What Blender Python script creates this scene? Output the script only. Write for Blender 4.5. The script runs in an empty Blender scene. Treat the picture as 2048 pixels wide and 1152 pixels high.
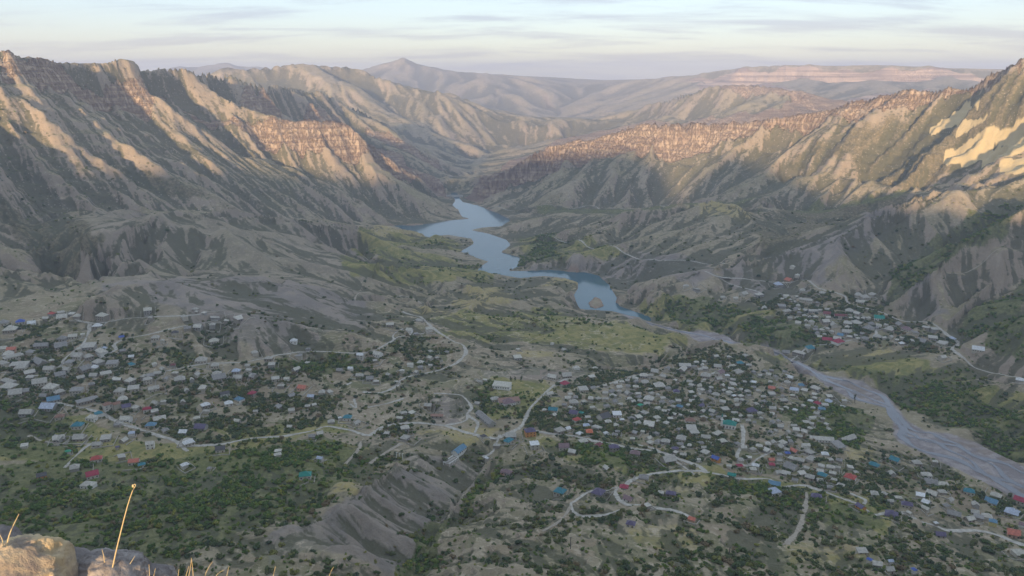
import bpy, bmesh, math, random
import numpy as np
from mathutils import Vector, Matrix, Euler
from math import radians as rad

S = bpy.context.scene
COL = S.collection
CZ = 500.0                      # height of the viewer above the datum, metres
FPX, PITCH = 1577.0, rad(15.1)  # lens in photo pixels, tilt

# ------------------------------------------------------------- camera
cam = bpy.data.cameras.new('camera'); cam_o = bpy.data.objects.new('camera', cam); COL.objects.link(cam_o)
cam_o.location = (0, 0, CZ); cam_o.rotation_euler = (rad(90) - PITCH, 0, 0)
cam.sensor_width = 36; cam.lens = 36 * FPX / 2048.0
cam.clip_start = 0.05; cam.clip_end = 120000
S.camera = cam_o
# ------------------------------------------------------------- sky, sun, exposure
SUN_EL, SUN_AZ = rad(8.5), rad(12)      # azimuth: degrees left of straight behind the viewer
sun_dir = Vector((-math.sin(SUN_AZ) * math.cos(SUN_EL), -math.cos(SUN_AZ) * math.cos(SUN_EL), math.sin(SUN_EL)))
W = bpy.data.worlds.new("World"); S.world = W; W.use_nodes = True
nt = W.node_tree; nt.nodes.clear()
def wn(t, **k):
    n = nt.nodes.new(t)
    for a, b in k.items(): setattr(n, a, b)
    return n
out = wn('ShaderNodeOutputWorld'); bg = wn('ShaderNodeBackground'); bg.inputs[1].default_value = 0.15
sky = wn('ShaderNodeTexSky', sky_type='NISHITA', sun_disc=False)
sky.sun_elevation = SUN_EL; sky.sun_rotation = math.atan2(sun_dir.x, sun_dir.y)
sky.altitude = 1500; sky.air_density = 1.0; sky.dust_density = 1.6; sky.ozone_density = 1.0
# thin high cloud over the whole dome: direction projected on a high flat layer
tc = wn('ShaderNodeTexCoord'); sep = wn('ShaderNodeSeparateXYZ'); nt.links.new(tc.outputs['Generated'], sep.inputs[0])
def wm(op, a, b=None):
    n = wn('ShaderNodeMath', operation=op)
    for i, v in enumerate((a, b)):
        if v is None: continue
        if isinstance(v, (int, float)): n.inputs[i].default_value = v
        else: nt.links.new(v, n.inputs[i])
    return n.outputs[0]
zz = wm('ADD', wm('MAXIMUM', sep.outputs[2], 0.0), 0.10)
comb = wn('ShaderNodeCombineXYZ')
nt.links.new(wm('DIVIDE', sep.outputs[0], zz), comb.inputs[0]); nt.links.new(wm('DIVIDE', sep.outputs[1], zz), comb.inputs[1])
mp = wn('ShaderNodeMapping'); nt.links.new(comb.outputs[0], mp.inputs[0]); mp.inputs['Scale'].default_value = (0.42, 1.0, 1); mp.inputs['Rotation'].default_value = (0, 0, rad(-6)); mp.inputs['Location'].default_value = (3.3, 1.2, 0)
cn = wn('ShaderNodeTexNoise'); cn.inputs['Scale'].default_value = 1.35; cn.inputs['Detail'].default_value = 9; cn.inputs['Roughness'].default_value = 0.62; cn.inputs['Distortion'].default_value = 0.35
nt.links.new(mp.outputs[0], cn.inputs[0])
cr = wn('ShaderNodeMapRange'); cr.interpolation_type = 'SMOOTHSTEP'
cr.inputs['From Min'].default_value = 0.45; cr.inputs['From Max'].default_value = 0.64
nt.links.new(cn.outputs['Fac'], cr.inputs[0])
cf = wm('ADD', wm('MULTIPLY', cr.outputs[0], 0.20), 0.77)
mix = wn('ShaderNodeMix', data_type='RGBA'); nt.links.new(cf, mix.inputs[0])
tint = wn('ShaderNodeMix', data_type='RGBA', blend_type='MULTIPLY'); tint.inputs[0].default_value = 1.0
SKY_TINT = (1.0, 1.0, 1.0, 1)
tint.inputs[7].default_value = SKY_TINT
nt.links.new(sky.outputs[0], tint.inputs[6])
nt.links.new(tint.outputs[2], mix.inputs[6]); veil = wn('ShaderNodeMix', data_type='RGBA'); vr = wn('ShaderNodeMapRange'); vr.interpolation_type = 'SMOOTHSTEP'; vr.inputs['From Min'].default_value = 0.0; vr.inputs['From Max'].default_value = 0.085
nt.links.new(sep.outputs[2], vr.inputs[0]); nt.links.new(vr.outputs[0], veil.inputs[0]); veil.inputs[6].default_value = (2.55, 2.32, 1.90, 1); veil.inputs[7].default_value = (2.08, 2.38, 2.70, 1); nt.links.new(veil.outputs[2], mix.inputs[7])
nt.links.new(mix.outputs[2], bg.inputs[0]); nt.links.new(bg.outputs[0], out.inputs[0])

sl = bpy.data.lights.new('sun', 'SUN'); sl.energy = 3.9; sl.angle = rad(1.3); sl.color = (1.0, 0.70, 0.40)
so = bpy.data.objects.new('sun', sl); COL.objects.link(so); so.rotation_euler = sun_dir.to_track_quat('Z', 'Y').to_euler(); so.location = (0, 0, 900)
S.view_settings.view_transform = 'Standard'; S.view_settings.look = 'None'; S.view_settings.gamma = 1.0
S.view_settings.use_curve_mapping = False
S.view_settings.exposure = 1.2
S.cycles.use_denoising = True
try: S.cycles.denoiser = 'OPENIMAGEDENOISE'
except Exception: pass
S.cycles.max_bounces = 5; S.cycles.volume_bounces = 1; S.cycles.diffuse_bounces = 2; S.cycles.glossy_bounces = 2
S.cycles.transparent_max_bounces = 6; S.cycles.sample_clamp_indirect = 4.0
rng = np.random.default_rng(7)
random.seed(7)

# ------------------------------------------------------------- pixel of the photo -> direction
CP, SP = math.cos(PITCH), math.sin(PITCH)
def pdir(px, py):
    u = (px - 1024.0) / FPX; v = (py - 576.0) / FPX
    return u, CP - v * SP, -SP - v * CP
def at_d(px, py, d):
    x, y, z = pdir(px, py); t = d / math.hypot(x, y); return x * t, y * t, z * t
def at_z(px, py, zr):
    x, y, z = pdir(px, py); t = zr / z; return x * t, y * t, zr
# ============================================================= TERRAIN
# Shape lines of the valley (ridges, feet, benches): (column, row, v) -> v < 0: height relative to the viewer; v > 0: distance in metres
VIS = [
 # left mountain: crest, then its back ridge running away to the gorge country
 [(-150,92,2350),(0,100,2500),(30,98,2520),(60,108,2560),(90,106,2600),(130,118,2660),(200,122,2760),(260,120,2850),(320,134,2950),(385,128,3100),(440,142,3300),(520,153,3500),(607,174,3900),(660,188,4100),(700,205,4200),(740,218,4300),(800,250,4400),(860,295,4400),(915,338,4300)],
 [(-100,150,2290),(0,152,2420),(100,160,2560),(200,172,2700),(260,180,2800)],
 # orange cliff crest down to the gorge
 [(200,160,2720),(300,185,2850),(400,212,2880),(500,228,2930),(560,240,2950),(620,238,2960),(680,246,2970),(720,262,3000),(760,290,3020),(800,312,3040),(850,338,3080),(880,360,3110),(900,388,3140),(905,402,-478)],
 [(420,262,2800),(500,285,2820),(560,300,2850),(640,310,2870),(700,318,2900),(760,340,2940),(810,362,2980),(860,390,3030),(885,405,3060)],
 # strata slope between the two
 [(480,200,3450),(600,225,3700),(720,262,3850)],
 [(560,262,3500)],
 # left mountain flank
 [(-150,300,2000),(0,300,2150),(200,325,2280),(400,330,2500)],
 [(-150,430,1820),(0,425,1950),(150,418,2060),(300,408,2180),(500,425,2330),(640,432,2480),(760,436,2640)],
 [(800,430,-462),(850,443,-470),(740,448,-445)],
 # left spurs and ravines
 [(-150,520,1600),(0,527,1590),(60,536,1580),(120,556,1550),(165,590,1440)],
 [(-100,600,-352),(60,615,-348),(120,618,-346),(190,612,-344)],
 [(-100,470,1760),(0,478,1760),(60,520,1700),(120,570,1640),(160,580,1560)],
 [(0,440,1980),(80,458,1880),(110,490,1790),(60,500,1790)],
 [(175,500,1600),(150,465,1760),(190,435,1950)],
 [(200,560,1560),(230,500,1680),(170,545,1640)],
 # big smooth hill
 [(300,430,1800),(350,418,1880),(450,423,1930),(540,426,1980),(620,430,2030),(685,440,2080)],
 [(350,418,1880),(290,450,1720),(235,485,1680),(205,520,1600)],
 [(400,450,1760),(395,500,1680),(380,550,1580)],
 [(520,470,1760),(560,510,1670),(620,545,1580)],
 [(250,520,1580),(300,530,1570)],
 [(440,545,1560),(340,548,1540),(540,548,1550)],
 [(620,470,1900),(690,520,1720),(700,555,1580)],
 # near flat-topped hill above the left village
 [(185,604,1240),(225,578,1300),(262,564,1320),(330,560,1330),(430,561,1325),(540,562,1320),(610,575,1310),(660,600,1300),(720,628,1280),(745,640,-372)],
 [(60,650,-352),(200,640,-338),(350,632,-335),(500,634,-340),(600,650,-350)],
 [(620,690,-366),(700,668,-368),(760,650,-382)],
 # left village slope
 [(-100,900,-395),(0,900,-395),(200,850,-390),(450,850,-392),(600,850,-398),(700,855,-401)],
 [(-100,790,-375),(0,790,-375),(250,780,-375),(500,780,-384),(700,785,-399),(850,795,-407)],
 [(-100,710,-360),(0,715,-362),(200,700,-355),(400,700,-360),(600,720,-378),(750,722,-392),(900,735,-405)],
 [(800,650,-388),(860,650,-402),(930,705,-414)],
 # knoll with the grey bowl
 [(890,790,-398),(930,800,-400),(860,800,-398)],
 [(900,830,-409),(870,845,-407),(940,850,-409)],
 # lower left woods
 [(-150,960,-392),(0,950,-392),(200,950,-392),(400,940,-390),(560,940,-388),(680,930,-388)],
 [(-150,1060,-362),(100,1050,-368),(300,1050,-372),(450,1040,-372),(560,1010,-374),(620,985,-378)],
 [(-150,1200,-335),(100,1180,-338),(300,1180,-340),(450,1160,-338)],
 # grey hill
 [(880,935,-402),(840,920,-392),(800,914,-383),(765,945,-370),(735,970,-362),(700,1000,-352),(665,1032,-346),(620,1050,-344),(560,1075,-341),(490,1085,-343)],
 [(520,1105,-333),(600,1118,-331),(680,1122,-333),(760,1116,-344)],
 [(600,1200,-318),(760,1200,-330)],
 # ravine with trees
 [(1020,880,-411),(985,915,-416),(960,945,-418),(920,990,-414),(885,1045,-407),(850,1105,-399),(820,1150,-392),(790,1230,-375)],
 [(800,1000,-388),(830,1050,-393),(760,1060,-378),(740,1100,-377),(790,1090,-388)],
 # right near slope
 [(1010,960,-402),(980,1020,-388),(950,1080,-378),(920,1150,-368)],
 [(1090,900,-403),(1300,930,-398),(1500,955,-404),(1700,1000,-414),(1900,1035,-424),(2150,1080,-424)],
 [(1080,990,-378),(1200,995,-374),(1400,1040,-370),(1600,1070,-381),(1800,1110,-388),(2150,1160,-392)],
 [(1000,1150,-352),(1100,1160,-346),(1400,1170,-340),(1700,1180,-350),(2100,1230,-365)],
 # right village bench
 [(1060,820,-413),(1100,790,-416),(1200,770,-423),(1300,740,-430),(1390,700,-435),(1430,684,-430),(1500,679,-430),(1560,690,-431),(1600,722,-437)],
 [(1200,860,-412),(1400,850,-418),(1550,870,-426),(1650,850,-434),(1700,880,-436),(1780,915,-440),(1880,960,-441),(2060,1020,-440)],
 # green plateau
 [(1000,680,-426),(1100,700,-431),(1200,722,-436),(1020,740,-420),(960,760,-416)],
 [(1180,700,-440),(1290,716,-446),(1350,706,-446),(1372,692,-444),(1340,672,-444),(1240,640,-446),(1150,620,-447)],
 [(1220,735,-452),(1300,728,-456),(1350,722,-456),(1385,700,-462)],
 [(900,640,-412),(960,600,-416),(1000,580,-428),(940,572,-432)],
 [(1040,600,-430),(1050,640,-436),(1100,655,-438)],
 [(1060,575,-448),(1130,565,-450),(1150,590,-450),(1090,610,-447)],
 [(860,600,-438),(850,620,-420),(880,570,-444)],
 # bench with the small cliff left of the lake
 [(700,600,-395),(760,588,-413),(810,590,-424)],
 [(770,606,-424),(820,612,-428)],
 [(700,505,-438),(780,520,-446),(860,530,-452),(940,545,-456)],
 [(720,462,-444),(800,468,-458),(840,478,-466)],
 [(900,485,-462),(930,488,-472)],
 # right side of the lake
 [(1060,475,-455),(1040,500,-462),(1060,520,-464),(1030,535,-472)],
 [(1060,532,-464),(1120,515,-452),(1180,515,-447),(1210,530,-450)],
 [(1250,565,-446),(1330,600,-448),(1240,585,-470),(1262,612,-470)],
 [(1300,635,-462),(1400,652,-462),(1450,668,-463)],
 [(1400,600,-446),(1450,575,-436),(1480,640,-452),(1460,660,-455)],
 [(1500,660,-452),(1560,690,-450),(1640,700,-447),(1540,712,-456)],
 [(1560,565,-416),(1600,570,-416),(1640,580,-417),(1690,590,-420),(1740,615,-424),(1830,648,-425),(1900,675,-427),(1905,702,-428),(1940,724,-426),(2048,771,-416),(2150,800,-405)],
 [(1600,630,-436),(1700,655,-432),(1780,690,-436)],
 [(1700,735,-446),(1800,760,-446),(1900,810,-446),(2060,880,-442)],
 # hills right of the lake
 [(1062,415,-456),(1200,416,-444),(1330,414,-432),(1450,398,2600),(1540,396,2450)],
 [(1090,432,-438),(1150,428,-425),(1250,428,-388),(1300,420,-370),(1380,405,-352),(1480,406,-342),(1500,425,-352)],
 [(1160,470,-424),(1100,470,-452)],
 [(1250,428,-388),(1240,450,-408),(1230,480,-430)],
 [(1380,405,-352),(1330,450,-392),(1300,500,-425)],
 [(1253,508,-434),(1310,521,-426),(1380,522,-418),(1450,526,-410)],
 [(1500,470,-378),(1520,500,-392),(1450,500,-398)],
 [(1300,575,-436),(1380,560,-428),(1410,540,-414)],
 # spurs of the right mountain
 [(1470,522,-398),(1540,500,1780),(1600,478,1830),(1660,455,1870),(1720,433,1900),(1790,410,1960),(1880,378,2060),(1960,360,2130),(2150,300,2200)],
 [(1560,555,-412),(1640,560,-404),(1720,575,-410)],
 [(1690,500,1790),(1690,560,1680)],
 [(1770,590,-412),(1790,545,1740),(1840,510,1820),(1900,478,1890),(2048,400,2010),(2150,370,2050)],
 [(1835,558,1600),(1870,535,1640),(1910,505,1680),(1960,462,1740),(2048,420,1800),(2150,380,1850)],
 [(1750,618,-420),(1835,640,-421),(1890,662,-422)],
 [(1905,655,-420),(1930,610,1590),(1990,570,1660),(2060,530,1710),(2150,500,1750)],
 [(1960,690,-412),(2048,640,1370),(2150,600,1400)],
 [(1560,420,2480),(1640,423,2450),(1720,415,2450),(1790,395,2450),(1870,362,2480)],
 [(1690,332,2640),(1690,378,2540)],
 [(1600,350,2760),(1640,345,2680),(1760,345,2600),(1800,368,2540)],
 [(1850,315,2540),(1950,280,2540),(2060,248,2500)],
 # right mountain crest and cliff foot
 [(2200,70,2500),(2100,92,2600),(2048,105,2650),(1960,138,2740),(1900,165,2800),(1860,176,2840),(1800,184,2900),(1700,200,2980),(1640,212,3020),(1560,224,3070),(1500,232,3100),(1440,238,3130),(1380,240,3150),(1340,238,3160),(1320,246,3170),(1260,254,3200),(1200,263,3230),(1150,275,3240),(1100,292,3230),(1050,312,3200),(1010,332,3150),(980,350,3150),(950,372,3150),(930,388,3150),(920,400,-478)],
 [(2150,160,2420),(2048,160,2530),(1960,185,2640),(1860,205,2750),(1780,215,2830),(1640,245,2960),(1560,258,3000),(1440,278,3060),(1340,288,3100),(1260,298,3130),(1200,308,3150),(1100,335,3140),(1040,360,3105),(990,382,3110),(960,402,3110)],
 # beyond the gorge
 [(925,372,3650),(945,345,4200),(950,315,5000),(1000,300,5400),(1060,290,5700)],
 [(900,330,4450),(960,296,5300),(1060,275,5900)],
 [(850,280,5000),(930,285,5400),(1000,280,5700)],
 # middle ridge
 [(440,132,6200),(500,133,6200),(560,129,6300),(640,127,6400),(700,129,6500),(745,132,6500),(790,152,6400),(830,170,6300),(880,180,6200),(920,192,6100),(960,208,6050),(1000,225,6000),(1050,241,5950),(1100,258,5900),(1140,268,5850)],
 [(560,185,5400),(680,200,5500),(760,235,5500),(860,255,5500),(960,262,5600)],
 [(775,170,6250),(785,210,5900),(800,235,5650)],
 [(620,150,6150),(630,190,5650)],
 [(700,145,6350),(690,190,5700)],
 [(870,195,6050),(880,235,5700)],
 # far peak and far rim
 [(320,134,14500),(400,130,14500),(445,120,14500),(505,130,14500),(540,138,14500)],
 [(720,140,12000),(745,127,12000),(775,118,12000),(805,111,12000),(835,121,11900),(870,130,11700),(920,140,11500),(970,145,11200),(1030,151,11000),(1080,160,11200),(1150,163,11500),(1200,164,11500),(1265,161,11000),(1310,155,10500),(1400,142,9800),(1500,133,9300),(1560,128,9200),(1612,127,9100),(1625,130,9050),(1700,128,9000),(1800,128,9000),(1880,132,9000),(1960,136,9000),(2150,140,9000)],
 [(1450,175,8600),(1600,172,8300),(1750,170,8200),(1950,172,8200)],
 [(1420,158,9560),(1520,160,9120),(1612,158,9020),(1720,157,8900),(1850,156,8900),(1980,155,8900),(2150,157,8900)],
 [(800,165,10800),(860,180,10300),(920,200,9800)],
 [(960,160,10600),(1000,190,9700),(1040,225,9000),(1075,240,8700)],
 [(1030,151,11000),(1045,180,10100),(1065,210,9400),(1078,235,8800)],
 [(1090,205,9900),(1120,225,9300),(1110,240,8800)],
 [(1150,190,10300),(1210,180,10400),(1190,215,9300),(1130,245,8500)],
 [(1300,180,9600),(1250,210,8600),(1180,240,7800)],
 # right middle ridge, lit on its crest
 [(1150,255,7000),(1270,222,6400),(1340,190,5900),(1395,168,5600),(1450,167,5500),(1500,168,5450),(1560,175,5300),(1610,184,5200),(1640,203,5100),(1720,240,4900)],
 [(1280,245,5900),(1400,215,5200),(1500,205,5050),(1580,212,4950)],
]
# hidden ground: (column on the skyline row, distance, height)
HID = [(-200,1700,-345),(0,1680,-350),(300,1440,-345),(450,1440,-345),(560,1430,-350),
 (300,2050,-345),(450,2120,-360),(560,2180,-375),(650,2230,-400),
 (-100,3100,-60),(100,3300,-80),(300,3450,-150),(400,3150,-235),(500,3200,-260),(600,3300,-290),(700,3400,-330),(800,3500,-400),(860,3400,-440),
 (0,4500,-250),(200,4600,-250),(400,4500,-260),(550,4700,-280),(700,5000,-330),(800,4950,-390),
 (1000,3600,-430),(1100,3700,-420),(1200,3700,-400),(1300,3600,-360),(1450,3600,-330),(1600,3650,-290),(1750,3600,-240),(1900,3500,-190),(2048,3400,-150),(2200,3300,-120),
 (1100,4800,-460),(1250,4500,-430),(1400,4200,-400),(1550,4000,-380),(1700,3900,-340),(1900,3700,-300),(2100,3600,-300),
 (100,9000,-350),(400,9000,-350),(600,8500,-300),(750,8500,-350),(900,7800,-420),(1000,7300,-420),(1100,7200,-430),(1300,7500,-330),(1400,7000,-330),(1550,7000,-300),(1700,6500,-260),(1900,6500,-250),(2100,6500,-250),
 (100,12000,-300),(400,17500,-300),(800,17500,-250),(1200,17500,-200),(1600,16000,-200),(2000,16000,-200),(0,17500,-300),
 (1420,2500,-395),(1480,2420,-390),(1250,2600,-425),(1600,2040,-402),(1700,2100,-395),(1800,2150,-375),(1900,2230,-345),(1620,2260,-388),(1700,2330,-380),(1800,2350,-352)]
WATER_Z = -480.0
LAKE = [(903,386),(914,400),(908,410),(922,424),(925,434),(944,437),(905,441),(868,447),(830,451),(770,452),(835,462),(855,474),(895,470),(946,477),(951,487),(935,497),(923,503),(955,515),(980,523),(968,531),(958,541),(1000,548),(1040,555),(1078,552),(1130,555),(1158,564),(1159,577),(1150,592),(1143,606),(1152,616),(1226,621),(1300,641),(1296,634),(1234,612),(1232,598),(1215,570),(1195,552),(1172,546),(1100,541),(1050,543),(1010,543),(1034,533),(1036,515),(1002,505),(1008,498),(1018,490),(1010,480),(975,468),(937,460),(965,454),(1000,452),(1018,440),(990,425),(955,412),(922,404),(916,396),(912,386)]
ISLE = [(1178,606),(1190,595),(1202,600),(1207,612),(1192,617),(1180,613)]
# gravel river: left bank and right bank, height at each
BANKS = [((1226,621),(1262,640),-480),((1290,641),(1300,651),-478),((1360,659),(1375,669),-475),((1450,668),(1400,688),-472),((1475,684),(1455,690),-470),((1545,698),(1530,703),-466),((1602,722),(1585,728),-463),((1655,752),(1612,744),-460),((1720,762),(1640,766),-458),((1775,787),(1700,798),-457),((1792,812),(1772,816),-456),((1815,842),(1785,842),-455.5),((1850,862),(1786,868),-455),((1900,868),(1800,886),-454),((1950,884),(1850,908),-453.5),((2000,908),(1920,940),-453),((2048,932),(1980,972),-452.5),((2130,975),(2130,1040),-452)]

DA = rad(0.2); AZ0, AZ1 = rad(-56), rad(56)
LR0, LR1 = math.log(430.0), math.log(22000.0)
nA = int((AZ1 - AZ0) / DA) + 1; nR = int((LR1 - LR0) / DA) + 1
def polar(x, y): return np.arctan2(x, y), np.log(np.maximum(np.hypot(x, y), 1e-6))
def in_poly(X, Y, P):
    r = np.zeros(X.shape, bool); n = len(P); j = n - 1
    for i in range(n):
        xi, yi = P[i][:2]; xj, yj = P[j][:2]
        if yi != yj:
            r ^= ((yi > Y) != (yj > Y)) & (X < (xj - xi) * (Y - yi) / (yj - yi) + xi)
        j = i
    return r
cons = []
def add_line(P, wt=1.0):
    for k in range(max(1, len(P) - 1)):
        a = P[k]; b = P[min(k + 1, len(P) - 1)]
        pa = polar(a[0], a[1]); pb = polar(b[0], b[1])
        n = int(max(abs(pa[0] - pb[0]), abs(pa[1] - pb[1])) / DA * 1.5) + 1
        for i in range(n + 1):
            t = i / n
            cons.append((pa[0] + (pb[0] - pa[0]) * t, pa[1] + (pb[1] - pa[1]) * t, a[2] + (b[2] - a[2]) * t))
for L in VIS:
    add_line([at_z(px, py, v) if v < 0 else at_d(px, py, v) for px, py, v in L])
for px, d, z in HID:
    az = math.atan((px - 1024) / FPX / 1.0)
    add_line([(d * math.sin(az), d * math.cos(az), z)])
lake_w = [at_z(px, py, WATER_Z) for px, py in LAKE]
isle_w = [at_z(px, py, WATER_Z) for px, py in ISLE]
bankL = [at_z(*a, z) for a, b, z in BANKS]; bankR = [at_z(*b, z) for a, b, z in BANKS]
add_line([(x, y, WATER_Z + 1.0) for x, y, z in lake_w])
add_line([(x, y, z + 0.6) for x, y, z in bankL]); add_line([(x, y, z + 0.6) for x, y, z in bankR])
def raster(n_a, n_r, da):
    acc = np.zeros((n_r, n_a)); cnt = np.zeros((n_r, n_a))
    c = np.array(cons)
    ia = np.clip(np.round((c[:, 0] - AZ0) / da).astype(int), 0, n_a - 1); ir = np.round((c[:, 1] - LR0) / da).astype(int)
    ok = (ir >= 0) & (ir < n_r) & (c[:, 0] > AZ0) & (c[:, 0] < AZ1)
    np.add.at(acc, (ir[ok], ia[ok]), c[ok, 2]); np.add.at(cnt, (ir[ok], ia[ok]), 1)
    return acc, cnt
def solve():
    prev = None
    for lev in (32, 16, 8, 4, 2, 1):
        na = (nA - 1) // lev + 2; nr = (nR - 1) // lev + 2; da = DA * lev
        acc, cnt = raster(na, nr, da); m = cnt > 0
        val = np.where(m, acc / np.maximum(cnt, 1), 0).astype(np.float32)
        if prev is None:
            h = np.full((nr, na), val[m].mean(), np.float32); it = 600
        else:
            ii = np.clip(np.arange(nr) / 2.0, 0, prev.shape[0] - 1.001); jj = np.clip(np.arange(na) / 2.0, 0, prev.shape[1] - 1.001)
            i0 = ii.astype(int); j0 = jj.astype(int); fi = (ii - i0)[:, None]; fj = (jj - j0)[None]
            h = (prev[i0][:, j0] * (1 - fi) * (1 - fj) + prev[i0 + 1][:, j0] * fi * (1 - fj) + prev[i0][:, j0 + 1] * (1 - fi) * fj + prev[i0 + 1][:, j0 + 1] * fi * fj).astype(np.float32)
            it = {16: 300, 8: 200, 4: 120, 2: 70, 1: 35}[lev]
        h[m] = val[m]
        free = (~m).astype(np.float32)
        for _ in range(it):
            p = np.pad(h, 1, mode='edge')
            h += free * (0.25 * (p[:-2, 1:-1] + p[2:, 1:-1] + p[1:-1, :-2] + p[1:-1, 2:]) - h) * 1.0
        prev = h
    return prev
BASE = solve()
BASE_RAW = BASE
def bil(G, fi, fj):
    fi = np.clip(fi, 0, G.shape[0] - 1.001); fj = np.clip(fj, 0, G.shape[1] - 1.001)
    i = fi.astype(np.int32); j = fj.astype(np.int32); a = (fi - i).astype(np.float32); b = (fj - j).astype(np.float32)
    return G[i, j] * (1 - a) * (1 - b) + G[i + 1, j] * a * (1 - b) + G[i, j + 1] * (1 - a) * b + G[i + 1, j + 1] * a * b
def blur(G, n):
    G = G.copy()
    for _ in range(n):
        p = np.pad(G, 1, mode='edge'); G = (p[:-2, 1:-1] + p[2:, 1:-1] + p[1:-1, :-2] + p[1:-1, 2:] + 4 * G) / 8
    return G

# fine mesh grid, columns by azimuth, rows by distance
az_f = np.arange(-38.5, 38.51, 0.092)
az_l = np.concatenate([np.arange(-180, -60, 5.0), np.arange(-60, -38.6, 0.9)])
AZ = np.radians(np.concatenate([az_l, az_f, -az_l[::-1][:-1]]))       # 180 closed by wrap of faces
def rows(a, b, q): n = int(math.ceil(math.log(b / a) / q)); return list(a * (b / a) ** (np.arange(n) / n))
RR = np.array(rows(1.0, 460, 0.075) + rows(460, 980, 0.0034) + rows(980, 1700, 0.0026) + rows(1700, 3300, 0.0023) + rows(3300, 6800, 0.0052) + rows(6800, 14500, 0.006) + rows(14500, 20000, 0.02) + [20000.0])
NRW, NCL = len(RR), len(AZ)
A2, R2 = np.meshgrid(AZ, RR)
X = (R2 * np.sin(A2)).astype(np.float32); Y = (R2 * np.cos(A2)).astype(np.float32)
def base_at(G, A, R):
    Rc = np.clip(R, 450, 21500); Ac = np.clip(A, rad(-52), rad(52))
    return bil(G, (np.log(Rc) - LR0) / DA, (Ac - AZ0) / DA)
def sstep(x, a, b): t = np.clip((x - a) / (b - a), 0, 1); return t * t * (3 - 2 * t)
# ---- hash noise
def hsh(i, j, s):
    n = (i.astype(np.int64) * 374761393 + j.astype(np.int64) * 668265263 + s * 974634777) & 0xffffffff
    n = ((n ^ (n >> 13)) * 1274126177) & 0xffffffff
    n = n ^ (n >> 16)
    return (n & 0xffff).astype(np.float32) / 65535.0
def vnoise(x, y, s=0):
    i = np.floor(x); j = np.floor(y); fx = x - i; fy = y - j
    fx = fx * fx * fx * (fx * (fx * 6 - 15) + 10); fy = fy * fy * fy * (fy * (fy * 6 - 15) + 10)
    i = i.astype(np.int32); j = j.astype(np.int32)
    return ((hsh(i, j, s) * (1 - fx) + hsh(i + 1, j, s) * fx) * (1 - fy) + (hsh(i, j + 1, s) * (1 - fx) + hsh(i + 1, j + 1, s) * fx) * fy) * 2 - 1
def fbm(x, y, sc, oc, s=0, g=0.5):
    r = 0; a = 1.0; t = 0
    for k in range(oc):
        r = r + a * vnoise(x / sc + 17.3 * k, y / sc - 9.1 * k, s + k); t += a; a *= g; sc *= 0.5
        x, y = x * 0.8 - y * 0.6, x * 0.6 + y * 0.8
    return r / t
def grad(H):
    dr = np.gradient(H, axis=0) / np.gradient(R2, axis=0); da = np.gradient(H, axis=1) / (np.gradient(A2, axis=1) * R2)
    s, c = np.sin(A2), np.cos(A2)
    return dr * s + da * c, dr * c - da * s
def gully(x, y, ux, uy, s, seed):
    """stripes that run along (ux,uy) (the way water runs), random phase per cell, blended; +1 on ribs, -1 in gullies"""
    px, py = -uy, ux
    ci = np.floor(x / s); cj = np.floor(y / s)
    num = np.zeros_like(x); nums = np.zeros_like(x); den = np.zeros_like(x) + 1e-6
    for a in (-1, 0, 1):
        for b in (-1, 0, 1):
            i = ci + a; j = cj + b
            ii = i.astype(np.int32); jj = j.astype(np.int32)
            dx = x - (i + 0.1 + 0.8 * hsh(ii, jj, seed)) * s; dy = y - (j + 0.1 + 0.8 * hsh(ii, jj, seed + 5)) * s
            w = np.exp(-(dx * dx + dy * dy) / (s * s) * 2.2)
            ph = (dx * px + dy * py) / s * 6.2832 * 1.0 + 6.2832 * 0.0
            num += w * np.cos(ph); nums += w * np.sin(ph); den += w
    m = np.sqrt(num * num + nums * nums) + 1e-4
    c = num / m
    return (1 - 2 * np.sqrt(np.clip((1 - c) * 0.5, 0, 1))) * np.clip(m / den * 1.4, 0, 1)   # sharp ribs, soft floors -> inverted below
front = (np.abs(A2) < rad(52))
BASE = 0.35 * blur(BASE, 2) + 0.65 * blur(BASE, 9)
H = base_at(BASE, A2, R2).astype(np.float32)
# domain warp is left to the relief; smoothed base tells which way water runs
SB = blur(BASE, 14); 
gs = grad(base_at(SB, A2, R2).astype(np.float32)); gx, gy = gs; sl0 = np.hypot(gx, gy) + 1e-5
Xv, Yv = X, Y
warp = fbm(X, Y, 260, 2, 3) * 40; warp2 = fbm(X, Y, 260, 2, 9) * 40
valley_soft = np.clip(sl0 / (0.16 - 0.05 * sstep(R2, 1150, 1400)), 0, 1) ** 1.4           # no gullies on flat benches
far = sstep(R2, 3600, 6500)
Hs = H.copy(); rib = np.zeros_like(H)
fadein = sstep(R2, 455, 520) 
lake_m = np.zeros_like(H)
PXA = 1024 + np.tan(np.clip(A2, -1.2, 1.2)) * FPX * 0.985
hillm = sstep(PXA, 130, 210) * (1 - sstep(PXA, 700, 790)) * sstep(R2, 1150, 1230) * (1 - sstep(R2, 2020, 2150)) * front
badm = sstep(PXA, 1420, 1520) * sstep(R2, 1350, 1500) * (1 - sstep(R2, 2150, 2350)) * front
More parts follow.
